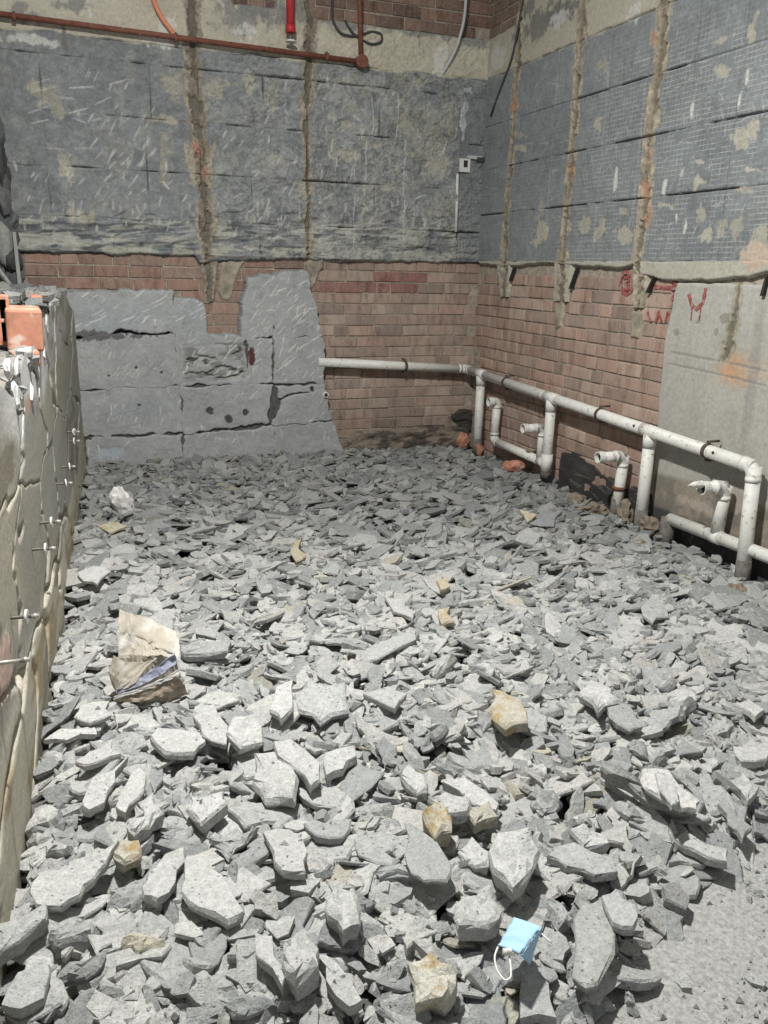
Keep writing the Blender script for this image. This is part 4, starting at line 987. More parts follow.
# socket box in the corner bay
jb = empty('junction_box', on_back(461, 168, 0.03)); tag(jb, 'small white electrical box with dark slot on the corner bay', 'box')
def quadbox(name, x0, y0, x1, y1, w0, w1, mat, parent):
    a = on_back(x0, y0, 0); b = on_back(x1, y1, 0)
    return adopt(box_mesh(name, (min(a[0], b[0]), YB - w1, min(a[2], b[2])), (max(a[0], b[0]), YB - w0, max(a[2], b[2])), mat), parent)
quadbox('housing', 457.5, 159, 467, 173, 0.02, 0.055, M['whitebox'], jb); quadbox('slot', 461, 161, 464.5, 168, 0.05, 0.058, M['pvc_dark'], jb)
quadbox('bracket', 465, 156, 479, 160.5, 0.03, 0.06, M['conduit'], jb); quadbox('knockout', 474, 158, 482, 163, 0.03, 0.07, M['cable'], jb)
cs = tube('conduit_strip', [on_back(457.5, 174, 0.05), on_back(456, 232, 0.05)], 0.012, M['whitebox'], None, 8); tag(cs, 'straight white conduit strip below the white electrical box', 'conduit')

# small pipe ends in the mortar slabs
for k, (x, y, rr_, lb) in enumerate([(312, 388, 0.016, 'small metal pipe end poking from the mortar slab, left of its pair'), (326, 395, 0.024, 'pale round pipe end at the ragged slab edge, right of its pair')]):
    p = on_back(x, y, 0.135); t = empty('pipe_stub', p); tag(t, lb, 'pipe stub')
    tube('stub', [p + np.array([0, 0.06, 0]), p], rr_, M['whitebox' if k else 'steel_dark'], t, 12); tube('bore', [p + np.array([0, 0.0, 0]), p + np.array([0, -0.003, 0])], rr_ * 0.65, M['pvc_dark'], t, 12)
pc = lump('mortar_crumb', on_back(155, 323, 0.12), 0.022, 0.02, 0.04, M['whitebox'], 77); tag(pc, 'pale mortar crumb stuck on the upper left slab', 'mortar')

# ------------------------------------------------------------------ anchor rods in the low wall
ANCH = [(67, 432, 12, 'highest and farthest anchor rod in the low wall'), (67, 441.5, 12, 'anchor rod just under the farthest one in the low wall'),
        (61, 467, 13, 'anchor rod with pale washer, third from the back wall'), (57, 484, 14, 'anchor rod with bright crooked wing washer, fourth from the back wall'),
        (40, 523, 21, 'anchor rod with pale tip, fifth from the back wall'), (33, 549.5, 23, 'anchor rod with ring washer, sixth from the back wall'),
        (11, 618, 28, 'dark anchor rod with white washer, second nearest the camera'), (-4, 663.5, 34, 'bright steel anchor rod at the left picture edge, nearest the camera')]
for k, (x, y, L_, lb) in enumerate(ANCH):
    p = on_left(x, y, 0.005); uu = p[1]
    # rod length from its picture length at that depth
    q1 = p + np.array([LN[0], LN[1], 0]) * 0.1; dx = project(q1)[0] - project(p)[0]; ln = 0.1 * L_ / max(dx, 4)
    ln = min(max(ln, 0.07), 0.16)
    dirv = np.array([LN[0], LN[1], random.uniform(-0.03, 0.03)])
    t = empty('anchor_bolt', p); tag(t, lb, 'anchor bolt', 'anchor rods in the low wall')
    e = p + dirv * ln
    tube('rod', [p - dirv * 0.04, p + dirv * ln * 0.72], 0.0052, M['steel_dark' if k != 7 else 'steel'], t, 8)
    tube('rod_tip', [p + dirv * ln * 0.72, e], [0.0066, 0.0066], M['steel'], t, 8)
    tube('nut', [p + dirv * ln * 0.80, p + dirv * ln * 0.92], 0.0082, M['steel'], t, 6)
    if k != 7:
        wq = p + dirv * ln * 0.55
        tl = Vector((random.uniform(-.3, .3), random.uniform(-.3, .3), 0)) + Vector(dirv)
        tl.normalize(); tube('washer', [Vector(wq) - tl * 0.0035, Vector(wq) + tl * 0.0035], 0.021, M['whitebox'], t, 12)

# ------------------------------------------------------------------ rubble
def heap(x, y):     # settled surface of the debris bed
    h = 0.045 + 0.04 * (fbm(x * 1.1, y * 1.1, 7, 3) - 0.5) - 0.045 * sstep(2.75, 3.25, np.asarray(x, float))
    # bare floor at the lower right
    d = sdf_poly(np.atleast_1d(np.asarray(x, float)), np.atleast_1d(np.asarray(y, float)), BARE)
    return np.where(d > -0.02, -0.01, np.where(d > -0.55, (h + 0.03) * np.clip((-d) / 0.55, 0, 1) - 0.03, h))
BARE = [tuple(on_z(*p, 0.0)[:2]) for p in [(790, 838), (745, 862), (712, 880), (690, 905), (676, 950), (655, 985), (628, 1010), (600, 1060), (620, 1250), (1500, 1250), (1100, 838)]]
def xleft(y): return float(LP0[0] + (y - LP0[1]) / (LP1[1] - LP0[1]) * (LP1[0] - LP0[0]))
GX0, GY0, GR_ = -0.45, 0.7, 0.015
gx = np.arange(GX0, 3.45, GR_); gy = np.arange(GY0, YB + 0.05, GR_)
GXX, GYY = np.meshgrid(gx, gy)
Hm = heap(GXX.ravel(), GYY.ravel()).reshape(GXX.shape)
owner = -np.ones(Hm.shape, int)

bedx = np.arange(-0.4, 3.42, 0.025); bedy = np.arange(0.7, YB, 0.025)
bu, bv = np.meshgrid(bedx, bedy); bh = heap(bu.ravel(), bv.ravel()).reshape(bu.shape) + 0.02 * (fbm(bu * 14, bv * 14, 19, 3) - 0.5) - 0.012
inl = bu > np.vectorize(xleft)(bv) - 0.02
idx = np.arange(bu.size).reshape(bu.shape)
kq = (inl[:-1, :-1] & (bh[:-1, :-1] > -0.015) | False).ravel()
f = np.stack([idx[:-1, :-1].ravel(), idx[:-1, 1:].ravel(), idx[1:, 1:].ravel(), idx[1:, :-1].ravel()], 1)[kq]
used = np.unique(f); rm = -np.ones(bu.size, int); rm[used] = np.arange(len(used))
bedc = np.tile(np.array((0.15, 0.15, 0.145)), (len(used), 1))  # bed colour darkened to deepen the shade between flakes
bed = mesh_np('debris_bed', np.stack([bu, bv, bh], -1).reshape(-1, 3)[used], rm[f], M['bed'], None, bedc)
tag(bed, 'crushed mortar dust and crumbs, darkened for shade in the gaps under the flakes', 'debris', kind='stuff')

STONE = []     # dicts: V, F, col, centre, size, hero label
def flake_shape(n, r_, elong, rough):
    a = np.sort((np.arange(n) + r_.uniform(-0.38, 0.38, n)) * 2 * np.pi / n)
    rad = r_.uniform(1 - rough, 1 + rough * 0.5, n)
    return np.stack([np.cos(a) * rad * elong ** 0.5, np.sin(a) * rad / elong ** 0.5], 1)
def prism(outline, thick, r_, detail=1, dome=0.25, chip=0.16):
    """irregular broken flake from a 2-D outline (metres): bevelled, chipped edge and uneven top"""
    o = np.asarray(outline, float); n = len(o)
    if detail > 1:
        mid = (o + np.roll(o, -1, 0)) / 2; e = np.roll(o, -1, 0) - o; nr = np.stack([e[:, 1], -e[:, 0]], 1)
        mid = mid + nr * r_.uniform(-0.17, 0.14, (n, 1)); o2 = np.empty((2 * n, 2)); o2[0::2] = o; o2[1::2] = mid; o = o2; n = 2 * n
    c = o.mean(0); sz = np.sqrt(((o - c) ** 2).sum(1).mean())
    b = min(chip * sz, thick * 0.9)
    def ring(k, z, jz): 
        sc = 1 - k * r_.uniform(0.3, 1.3, (n, 1)) / np.maximum(np.linalg.norm(o - c, axis=1, keepdims=True), 1e-4)
        return np.concatenate([(o - c) * sc + c, (z + r_.uniform(-jz, jz, (n, 1)))], 1)
    rings = [ring(b * 0.8, -thick / 2, thick * 0.05), ring(b * 0.15, thick * 0.5 - b * 0.10, thick * 0.05)]
    if detail > 1:
        rings[1] = ring(0.0, thick * r_.uniform(0.1, 0.35), thick * 0.10); rings.append(ring(b * 0.45, thick * 0.5, thick * 0.05))
        if dome > 0.4: rings.append(ring(sz * 0.42, thick * (0.5 + dome * 0.35), thick * 0.12))
    V = np.concatenate(rings + [np.array([[c[0], c[1], thick * (0.5 + dome * r_.uniform(-0.15, 0.6))]]), np.array([[c[0], c[1], -thick * 0.5]])])
    Fc = []
    nr_ = len(rings)
    k = np.arange(n); k2 = (k + 1) % n
    for i in range(nr_ - 1):
        A, B_, C_, D_ = i * n + k, i * n + k2, (i + 1) * n + k2, (i + 1) * n + k
        Fc.append(np.stack([A, B_, C_], 1)); Fc.append(np.stack([A, C_, D_], 1))
    Fc.append(np.stack([(nr_ - 1) * n + k, (nr_ - 1) * n + k2, np.full(n, nr_ * n)], 1))
    Fc.append(np.stack([k2, k, np.full(n, nr_ * n + 1)], 1))
    return V, np.concatenate(Fc)
def rot_to(nrm, spin):
    n = nrm / np.linalg.norm(nrm); a = np.array([math.cos(spin), math.sin(spin), 0]); a -= n * (a @ n); a /= np.linalg.norm(a); b = np.cross(n, a)
    return np.stack([a, b, n], 1)
def settle(V0, cx, cy, tilt, spin, r_, sink=0.62, normal=None, keepz=None):
    """drop a flake on the height map: follow the local slope, add tilt, rest on what lies below"""
    rad = np.linalg.norm(V0[:, :2], axis=1).max()
    j0 = int((cx - rad - GX0) / GR_); j1 = int((cx + rad - GX0) / GR_) + 2; i0 = int((cy - rad - GY0) / GR_); i1 = int((cy + rad - GY0) / GR_) + 2
    j0, i0 = max(j0, 0), max(i0, 0); j1, i1 = min(j1, Hm.shape[1]), min(i1, Hm.shape[0])
    if j1 - j0 < 2 or i1 - i0 < 2: return None
    X = GXX[i0:i1, j0:j1] - cx; Yy = GYY[i0:i1, j0:j1] - cy; H = Hm[i0:i1, j0:j1]
    if normal is None:
        A = np.stack([X.ravel(), Yy.ravel(), np.ones(X.size)], 1); co = np.linalg.lstsq(A, H.ravel(), rcond=None)[0]
        s = np.clip(co[:2] * 0.8, -0.35, 0.35) + tilt
        normal = np.array([-s[0], -s[1], 1.0])
    Rm = rot_to(normal, spin); V = V0 @ Rm.T
    # footprint mask from the rotated outline
    n = normal / np.linalg.norm(normal)
    loc = (X[..., None] * Rm[0, :2] + Yy[..., None] * Rm[1, :2])
    hull = V0[:, :2]; rr_ = np.linalg.norm(hull, axis=1); th = np.arctan2(hull[:, 1], hull[:, 0])
    bins = np.zeros(16); ix = ((th + np.pi) / (2 * np.pi) * 16).astype(int) % 16
    np.maximum.at(bins, ix, rr_); bins = np.where(bins == 0, np.median(rr_), bins)
    lt = ((np.arctan2(loc[..., 1], loc[..., 0]) + np.pi) / (2 * np.pi) * 16).astype(int) % 16
    inside = np.hypot(loc[..., 0], loc[..., 1]) < bins[lt] * 0.95
    if inside.sum() < 2: inside = np.hypot(X, Yy) < rad
    if inside.sum() < 1: return None
    plane = -(n[0] * X + n[1] * Yy) / n[2]
    half = -V0[:, 2].min() ; top = V0[:, 2].max()
    need = (H - plane)[inside] + half
    z = np.quantile(need, sink)
    if keepz is not None: z = min(z, keepz)
    newtop = z + plane + top * 0.9
    up_m = inside & (newtop > H)
    return V + np.array([cx, cy, z]), (slice(i0, i1), slice(j0, j1)), up_m, newtop
def stone_cols(V, base, r_, n_per=None):
    k = r_.uniform(0.94, 1.06, (len(V), 1)); return np.clip(np.array(base) * k, 0, 1)
def add_stone(V0, Fc, cx, cy, tilt, spin, r_, col, label=None, normal=None, sink=0.62, kind='flake', keepz=None):
    s = settle(V0, cx, cy, tilt, spin, r_, sink, normal, keepz)
    if s is None: return
    V, w, m, nt_ = s
    Hm[w] = np.where(m, nt_, Hm[w]); owner[w] = np.where(m, len(STONE), owner[w])
    STONE.append(dict(V=V, F=Fc, col=stone_cols(V, col, r_), c=V.mean(0), label=label, kind=kind))

SP = [(0.44, 0.445, 0.43), (0.40, 0.41, 0.40), (0.49, 0.495, 0.475), (0.34, 0.35, 0.345), (0.47, 0.465, 0.44), (0.30, 0.31, 0.305)]
bare_np = np.array(BARE)
def ok_site(x, y):
    if x < xleft(y) + 0.035 or x > XR - 0.06 or y > YB - 0.12: return False
    if y > 6.35 and x < 2.1 and y > YB - 0.13: return False
    px_, py_, dz = project((x, y, 0.08))
    return dz > 0.6 and -120 < px_ < 950 and py_ < 1180
sr = np.random.default_rng(42)
cand = []
NB = 10500
while len(cand) < NB:
    # density per floor area rises a little towards the back where pieces are smaller
    x = sr.uniform(-0.4, 3.4); y = sr.uniform(0.85, YB)
    if not ok_site(x, y): continue
    cand.append((x, y))
NEAR = 2300
while len(cand) < NB + NEAR:      # finer breakage lies in the foreground
    x = sr.uniform(-0.4, 2.6); y = sr.uniform(0.85, 3.4)
    if ok_site(x, y): cand.append((x, y))
cand = np.array(cand); dbare = sdf_poly(cand[:, 0], cand[:, 1], BARE); capz = heap(cand[:, 0], cand[:, 1]) + 0.035
for i, (x, y) in enumerate(cand):
    db = dbare[i]; u_ = sr.random()
    if db > -0.05 and sr.random() < 0.93: continue
    stage = min(i / NB, 1.0)
    if stage < 0.28: size = sr.uniform(0.05, 0.11)
    elif stage < 0.55: size = float(np.clip(sr.lognormal(math.log(0.050), 0.40), 0.022, 0.115))
    else: size = float(np.clip(sr.lognormal(math.log(0.034), 0.48), 0.014, 0.085))
    if i >= NB: size = float(np.clip(sr.lognormal(math.log(0.022), 0.42), 0.010, 0.05))
    big = size > 0.075
    if db > -0.05: size = min(size, 0.022)
    near = y < 2.7
    blocky = sr.random() < (0.25 if near else 0.06) and size < 0.06
    elong = sr.uniform(1.0, 2.3)
    thick = size * sr.uniform(0.5, 0.95) if blocky else float(np.clip(sr.normal(0.019, 0.006), 0.008, 0.034)) * (0.6 if size < 0.035 else 1)
    det = 2 if (y < 3.6 and size > 0.04) else 1
    n = int(sr.integers(5, 9)) if det == 1 else int(sr.integers(5, 8))
    V0, Fc = prism(flake_shape(n, sr, elong, 0.42) * size, thick, sr, det, dome=0.6 if blocky else 0.2, chip=0.3 if blocky else 0.16)
    base = np.array(SP[sr.integers(len(SP))]) * sr.uniform(0.9, 1.06)
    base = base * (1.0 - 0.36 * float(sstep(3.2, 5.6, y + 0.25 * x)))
    if sr.random() < 0.012: base = base * np.array([1.0, 0.94, 0.80])
    tl = sr.normal(0, (0.34 if size > 0.03 else 0.5) if not big else 0.20, 2) + (np.array([0.10, -0.06]) if x > 1.2 else 0.0)
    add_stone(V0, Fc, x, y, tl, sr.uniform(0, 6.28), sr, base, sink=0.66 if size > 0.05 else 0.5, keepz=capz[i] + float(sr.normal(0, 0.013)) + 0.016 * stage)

# distinct larger pieces, at their own places on the heap
LIGHT = (0.50, 0.505, 0.49); MID = (0.42, 0.43, 0.42); DRK = (0.30, 0.30, 0.295); OCH = (0.47, 0.44, 0.36); TANS = (0.46, 0.445, 0.375)
HERO = [
 ([(30, 899), (41, 880), (75, 865), (120, 846), (107, 869), (96, 884), (81, 902), (60, 914), (37, 912)], LIGHT, .03, 'large flat pitted grey slab beside the foot of the low wall'),
 ([(187, 863), (210, 865), (225, 884), (244, 921), (229, 930), (199, 917), (180, 899), (184, 876)], LIGHT, .03, None),
 ([(142, 899), (148, 884), (165, 865), (184, 857), (186, 872), (176, 895), (157, 912), (144, 908)], LIGHT, .03, 'grey flake with one long rounded edge, right of the ochre crumb'),
 ([(-6, 946), (49, 919), (49, 936), (22, 959), (-6, 978)], MID, .04, 'smooth grey slab cut by the left picture edge under the low wall'),
 ([(2, 1015), (19, 981), (45, 966), (52, 981), (45, 1007), (22, 1019)], MID, .03, None),
 ([(112, 865), (124, 850), (139, 852), (142, 869), (124, 876)], TANS, .035, 'small ochre mortar crumb left of centre in the foreground'),
 ([(150, 745), (157, 737), (202, 743), (206, 752), (195, 762), (165, 762)], LIGHT, .03, None),
 ([(193, 721), (214, 707), (229, 730), (227, 749), (202, 739)], LIGHT, .025, None),
 ([(225, 739), (232, 722), (256, 719), (262, 750), (240, 754)], LIGHT, .035, None),
 ([(75, 769), (90, 760), (112, 749), (122, 762), (101, 769), (84, 773)], LIGHT, .022, None),
 ([(43, 747), (60, 735), (94, 732), (97, 741), (67, 747)], LIGHT, .02, None),
 ([(73, 711), (79, 700), (109, 696), (111, 709), (90, 717)], LIGHT, .02, None),
 ([(82, 816), (92, 790), (112, 784), (129, 769), (116, 794), (105, 816), (90, 824)], LIGHT, .03, None),
 ([(116, 814), (129, 786), (140, 773), (146, 790), (139, 805), (126, 820)], LIGHT, .03, None),
 ([(187, 820), (191, 809), (225, 801), (229, 812), (202, 835)], LIGHT, .04, None),
 ([(127, 839), (135, 816), (154, 805), (165, 824), (150, 839), (135, 848)], LIGHT, .05, None),
 ([(293, 700), (310, 687), (347, 688), (350, 717), (320, 729), (298, 717)], MID, .035, 'broad rough grey slab in the middle of the floor'),
 ([(269, 714), (276, 690), (293, 683), (293, 700), (281, 724)], LIGHT, .03, None),
 ([(363, 700), (387, 693), (407, 700), (395, 715)], MID, .025, None),
 ([(325, 761), (350, 754), (357, 764), (343, 777), (326, 784)], LIGHT, .03, None),
 ([(400, 787), (409, 774), (427, 787), (427, 803), (417, 806)], LIGHT, .04, None),
 ([(442, 787), (464, 782), (499, 809), (496, 816), (471, 809)], LIGHT, .03, None),
 ([(404, 828), (414, 831), (452, 871), (447, 888), (424, 888), (412, 881), (404, 861)], (0.36, 0.365, 0.36), .018, 'smooth dark triangular flake in the foreground below the ochre stones'),
 ([(454, 922), (471, 912), (491, 915), (503, 929), (488, 945), (457, 945)], LIGHT, .05, None),
 ([(326, 912), (337, 900), (358, 905), (360, 939), (343, 945), (328, 929)], LIGHT, .05, None),
 ([(263, 841), (290, 838), (308, 861), (306, 881), (283, 881), (273, 861)], LIGHT, .03, None),
 ([(285, 965), (306, 942), (320, 965), (320, 982), (296, 997), (286, 989)], LIGHT, .06, None),
 ([(407, 979), (431, 967), (454, 979), (457, 1002), (444, 1019), (414, 1022)], (0.55, 0.53, 0.46), .06, 'pale cream-grey chunk at the bottom picture edge left of the face mask'),
 ([(256, 945), (273, 949), (290, 989), (283, 1001), (256, 969)], LIGHT, .03, None),
 ([(316, 965), (333, 969), (363, 1012), (350, 1019), (326, 992)], LIGHT, .03, None),
 ([(457, 855), (471, 841), (498, 861), (488, 871), (464, 866)], LIGHT, .035, None),
 ([(256, 767), (276, 764), (300, 791), (296, 814), (266, 816), (252, 797)], LIGHT, .05, None),
 ([(273, 754), (290, 752), (320, 777), (320, 794), (311, 801), (293, 781)], LIGHT, .03, None),
 ([(488, 717), (491, 699), (501, 702), (522, 713), (528, 733), (505, 740)], (0.48, 0.455, 0.385), .045, 'ochre-stained chunk right of the centre of the floor'),
 ([(421, 824), (434, 814), (451, 831), (451, 845), (434, 851)], OCH, .06, 'bright ochre-faced chunk right of centre in the foreground'),
 ([(464, 821), (488, 814), (498, 831), (474, 838)], TANS, .04, 'tan-grey chunk just right of the bright ochre one'),
 ([(427, 808), (444, 801), (471, 808), (468, 821), (444, 823)], LIGHT, .04, None),
 ([(597, 770), (619, 777), (692, 813), (690, 824), (668, 820), (633, 802), (604, 784)], (0.33, 0.335, 0.32), .05, 'long dark slab lying under a pale slab at the right'),
 ([(642, 767), (668, 768), (700, 800), (697, 809), (683, 808), (644, 786), (640, 777)], (0.58, 0.575, 0.55), .022, 'pale pitted slab lying on the long dark slab at the right'),
 ([(572, 930), (583, 912), (608, 916), (615, 934), (597, 994), (585, 998), (571, 987)], (0.40, 0.405, 0.39), .025, 'long rectangular grey slab right of the blue face mask'),
 ([(546, 863), (572, 850), (612, 866), (617, 880), (594, 884), (565, 875)], MID, .03, 'broad flat grey flake above the long slab by the mask'),
 ([(715, 820), (725, 816), (750, 845), (740, 857), (725, 841)], (0.34, 0.345, 0.34), .02, 'smooth dark flake at the edge of the bare floor'),
 ([(672, 863), (683, 854), (725, 873), (724, 886), (690, 873)], LIGHT, .03, None),
 ([(496, 845), (530, 838), (540, 863), (533, 880), (512, 902), (492, 882)], LIGHT, .06, 'thick pale block above the blue face mask'),
 ([(604, 710), (629, 713), (642, 735), (629, 738), (608, 724)], (0.34, 0.345, 0.34), .025, None),
 ([(576, 703), (590, 690), (612, 699), (619, 710), (597, 722)], LIGHT, .04, None),
 ([(569, 834), (583, 827), (601, 838), (610, 848), (583, 852)], LIGHT, .04, None),
 ([(601, 902), (615, 895), (635, 912), (633, 934), (612, 930)], MID, .03, None),
 ([(519, 1001), (533, 966), (548, 994), (556, 1030), (519, 1030)], MID, .03, None),
 ([(660, 902), (675, 898), (687, 915), (683, 927), (662, 916)], DRK, .025, None),
 ([(734, 713), (747, 708), (763, 719), (754, 726)], (0.57, 0.57, 0.55), .025, None),
 ([(729, 784), (743, 777), (759, 792), (747, 806)], LIGHT, .04, None),
 ([(732, 754), (770, 752), (766, 767), (740, 768)], LIGHT, .03, None),
 ([(649, 820), (658, 820), (672, 852), (665, 856)], LIGHT, .02, None),
 ([(359, 664), (383, 645), (416, 633), (416, 643), (389, 657), (363, 667)], MID, .02, 'long pointed grey flake in the middle of the rubble'),
 ([(384, 600), (403, 603), (416, 617), (413, 623), (393, 615)], LIGHT, .02, None),
 ([(181, 653), (196, 646), (232, 648), (228, 657), (184, 661)], (0.36, 0.365, 0.36), .04, None),
 ([(519, 510), (537, 515), (527, 523)], (0.50, 0.46, 0.36), .02, 'small cream flake near the pipes, left of a dark slab'),
 ([(539, 515), (562, 515), (554, 530), (529, 527)], (0.27, 0.28, 0.28), .02, 'dark slab right of a small cream flake near the pipes'),
 ([(295, 545), (302, 540), (306, 560), (296, 566)], (0.43, 0.40, 0.31), .02, 'small olive-tan chunk in the far middle of the rubble'),
 ([(436, 583), (446, 580), (450, 590), (440, 594)], (0.47, 0.42, 0.32), .025, None),
 ([(438, 614), (450, 611), (454, 625), (442, 630)], (0.48, 0.43, 0.33), .025, None),
 ([(98, 528), (118, 524), (128, 528), (110, 535)], (0.45, 0.44, 0.33), .015, 'thin yellowish flake near the pale bag by the low wall'),
 ([(700, 602), (712, 595), (728, 612), (713, 616)], MID, .02, None),
 ([(78, 582), (95, 575), (112, 580), (98, 594), (84, 590)], LIGHT, .02, None),
 ([(640, 612), (658, 604), (668, 622), (652, 628)], MID, .02, None)]
hr = np.random.default_rng(5)
for k, (poly, col, th, lb) in enumerate(HERO):
    pc_ = np.mean(poly, 0); z0 = 0.12
    for _ in range(2):
        c = on_z(pc_[0], pc_[1], z0); i_ = int(np.clip((c[1] - GY0) / GR_, 0, Hm.shape[0] - 1)); j_ = int(np.clip((c[0] - GX0) / GR_, 0, Hm.shape[1] - 1)); z0 = float(np.median(Hm[max(i_ - 2, 0):i_ + 3, max(j_ - 2, 0):j_ + 3])) + th * 0.4
    nrm = np.array([hr.normal(0, 0.10), hr.normal(0, 0.08) - 0.06, 1.0])
    if lb and lb.startswith('long dark slab'): nrm = np.array([-0.18, -0.42, 1.0])
    if lb and lb.startswith('pale pitted slab'): nrm = np.array([0.05, -0.20, 1.0]); nrm /= np.linalg.norm(nrm)
    P3 = np.array([on_plane(x, y, c, nrm) for x, y in poly]); Rm = rot_to(nrm, 0.0)
    loc2 = (P3 - c) @ Rm
    out = loc2[:, :2]
    area = 0.5 * np.sum(out[:, 0] * np.roll(out[:, 1], -1) - np.roll(out[:, 0], -1) * out[:, 1])
    if area < 0: out = out[::-1]
    V0, Fc = prism(out, th, hr, 2, dome=0.15 if th < 0.035 else 0.45, chip=0.12 if th < 0.035 else 0.22)
    add_stone(V0, Fc, c[0], c[1], None, 0.0, hr, np.array(col) * hr.uniform(0.95, 1.05), lb, normal=nrm, sink=0.75)
    STONE[-1]['hero'] = True; STONE[-1]['ochre'] = (col[0] - col[2]) > 0.075

# how much of each piece shows in the picture
vis = np.bincount(owner[owner >= 0].ravel(), minlength=len(STONE)).astype(float)
score = np.zeros(len(STONE))
for k, s in enumerate(STONE):
    x, y, dz = project(s['c'])
    inside = -10 < x < 778 and y < 1034
    score[k] = (vis[k] * GR_ ** 2 / dz ** 3 * 100) if inside else 0
    if s.get('hero'): score[k] += 100
single = set(np.argsort(-score)[:300].tolist())
LAND = [((518, 943), 'the blue face mask'), ((150, 660), 'the beige sack'), ((436, 832), 'the bright ochre-faced chunk'), ((508, 718), 'the ochre-stained chunk right of centre'), ((122, 500), 'the pale plastic bag'),
        ((670, 787), 'the pale pitted slab at the right'), ((127, 862), 'the small ochre crumb'), ((432, 995), 'the cream-grey bottom chunk'), ((428, 860), 'the smooth dark triangular flake'), ((592, 955), 'the long rectangular slab by the mask'),
        ((320, 707), 'the broad rough slab mid-floor'), ((388, 650), 'the long pointed flake'), ((75, 882), 'the large pitted left slab')]
cpx = {k: project(STONE[k]['c'])[:2] for k in single if not STONE[k]['label']}
for (lx, ly), nm in LAND:
    for word, (dx, dy) in (('to the left of', (-1, 0)), ('to the right of', (1, 0)), ('above', (0, -1)), ('below', (0, 1))):
        best = None
        for k, (x, y) in cpx.items():
            a, b = (x - lx) * dx + (y - ly) * dy, abs((x - lx) * dy) + abs((y - ly) * dx)
            if 12 < a < 75 and b < 0.6 * a and not STONE[k]['label'] and (best is None or a < best[0]): best = (a, k)
        if best: STONE[best[1]]['label'] = 'nearest sizeable grey mortar flake ' + word + ' ' + nm
SV, SF, SC = [], [], []; off = 0
for k, s in enumerate(STONE):
    if k in single:
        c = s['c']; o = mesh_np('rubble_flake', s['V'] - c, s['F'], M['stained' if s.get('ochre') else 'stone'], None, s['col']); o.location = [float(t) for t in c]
        tag(o, s['label'] or 'ordinary pale grey broken mortar flake, one of many alike lying in the rubble', 'rubble', 'mortar flakes covering the floor')
    else:
        SV.append(s['V']); SF.append(s['F'] + off); SC.append(s['col']); off += len(s['V'])
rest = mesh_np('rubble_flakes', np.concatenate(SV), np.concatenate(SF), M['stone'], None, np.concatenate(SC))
tag(rest, 'carpet of small broken grey mortar flakes spread over the whole floor', 'rubble', kind='stuff')

def surf(x, y):
    i_ = int(np.clip((y - GY0) / GR_, 0, Hm.shape[0] - 1)); j_ = int(np.clip((x - GX0) / GR_, 0, Hm.shape[1] - 1)); return float(Hm[i_, j_])
def ground_px(x, y):
    z = 0.1
    for _ in range(4): p = on_z(x, y, z); z = surf(p[0], p[1])
    return on_z(x, y, z)
# loose crumbs
GV, GF, GC_ = [], [], []; off = 0
tet = np.array([(1, 0, 0), (-0.6, 0.8, 0.1), (-0.5, -0.8, 0), (0.1, 0.1, 0.9), (0.2, -0.1, -0.7)]); tf = np.array([(0, 1, 3), (1, 2, 3), (2, 0, 3), (1, 0, 4), (2, 1, 4), (0, 2, 4)])
n_ = 0
while n_ < 3400:
    x = sr.uniform(-0.3, 3.3); y = 0.85 + (YB - 1.0) * sr.random() ** (1.6 if n_ <= 1200 else 6)
    if not ok_site(x, y): continue
    db_ = sdf_poly(np.array([x]), np.array([y]), BARE)[0]
    if (n_ > 1200) != (db_ > 0.0): continue
    s_ = float(np.clip(sr.lognormal(math.log(0.0045), 0.45), 0.002, 0.012)); a = sr.uniform(0, 6.28); ca, sa = math.cos(a), math.sin(a)
    V = tet * sr.uniform(0.6, 1.3, (5, 3)) * s_; V = V @ np.array([[ca, sa, 0], [-sa, ca, 0], [0, 0, 1]]) + np.array([x, y, max(surf(x, y), 0.0) + s_ * 0.3])
    GV.append(V); GF.append(tf + off); off += 5; GC_.append(np.tile(np.array(SP[sr.integers(6)]) * sr.uniform(0.85, 1.1), (5, 1))); n_ += 1
tag(mesh_np('rubble_crumbs', np.concatenate(GV), np.concatenate(GF), M['stone'], None, np.concatenate(GC_)), 'scattered mortar crumbs and grit between the larger flakes', 'grit', kind='stuff')

# debris on top of the low wall
GV, GF, GC_ = [], [], []; off = 0
for k in range(420):
    u = sr.uniform(2.2, 6.6); w = sr.uniform(-0.5, -0.02); p = fr_left(np.array(u), np.array(0.0), np.array(w)); s_ = sr.uniform(0.015, 0.06)
    V0, Fc = prism(flake_shape(6, sr, sr.uniform(1, 2), 0.3) * s_, s_ * sr.uniform(0.3, 0.9), sr)
    V = V0 @ rot_to(np.array([sr.normal(0, .3), sr.normal(0, .3), 1]), sr.uniform(0, 6.28)).T + np.array([p[0], p[1], float(ztop(u)) - 0.02 + s_ * 0.15 + (0.03 if u > 4.3 else -0.03)])
    GV.append(V); GF.append(Fc + off); off += len(V); GC_.append(np.tile(np.array(SP[sr.integers(6)]) * sr.uniform(0.45, 0.8), (len(V), 1)))
mesh_np('top_debris', np.concatenate(GV), np.concatenate(GF), M['stone'], wall_left, np.concatenate(GC_))['kind'] = 'stuff'

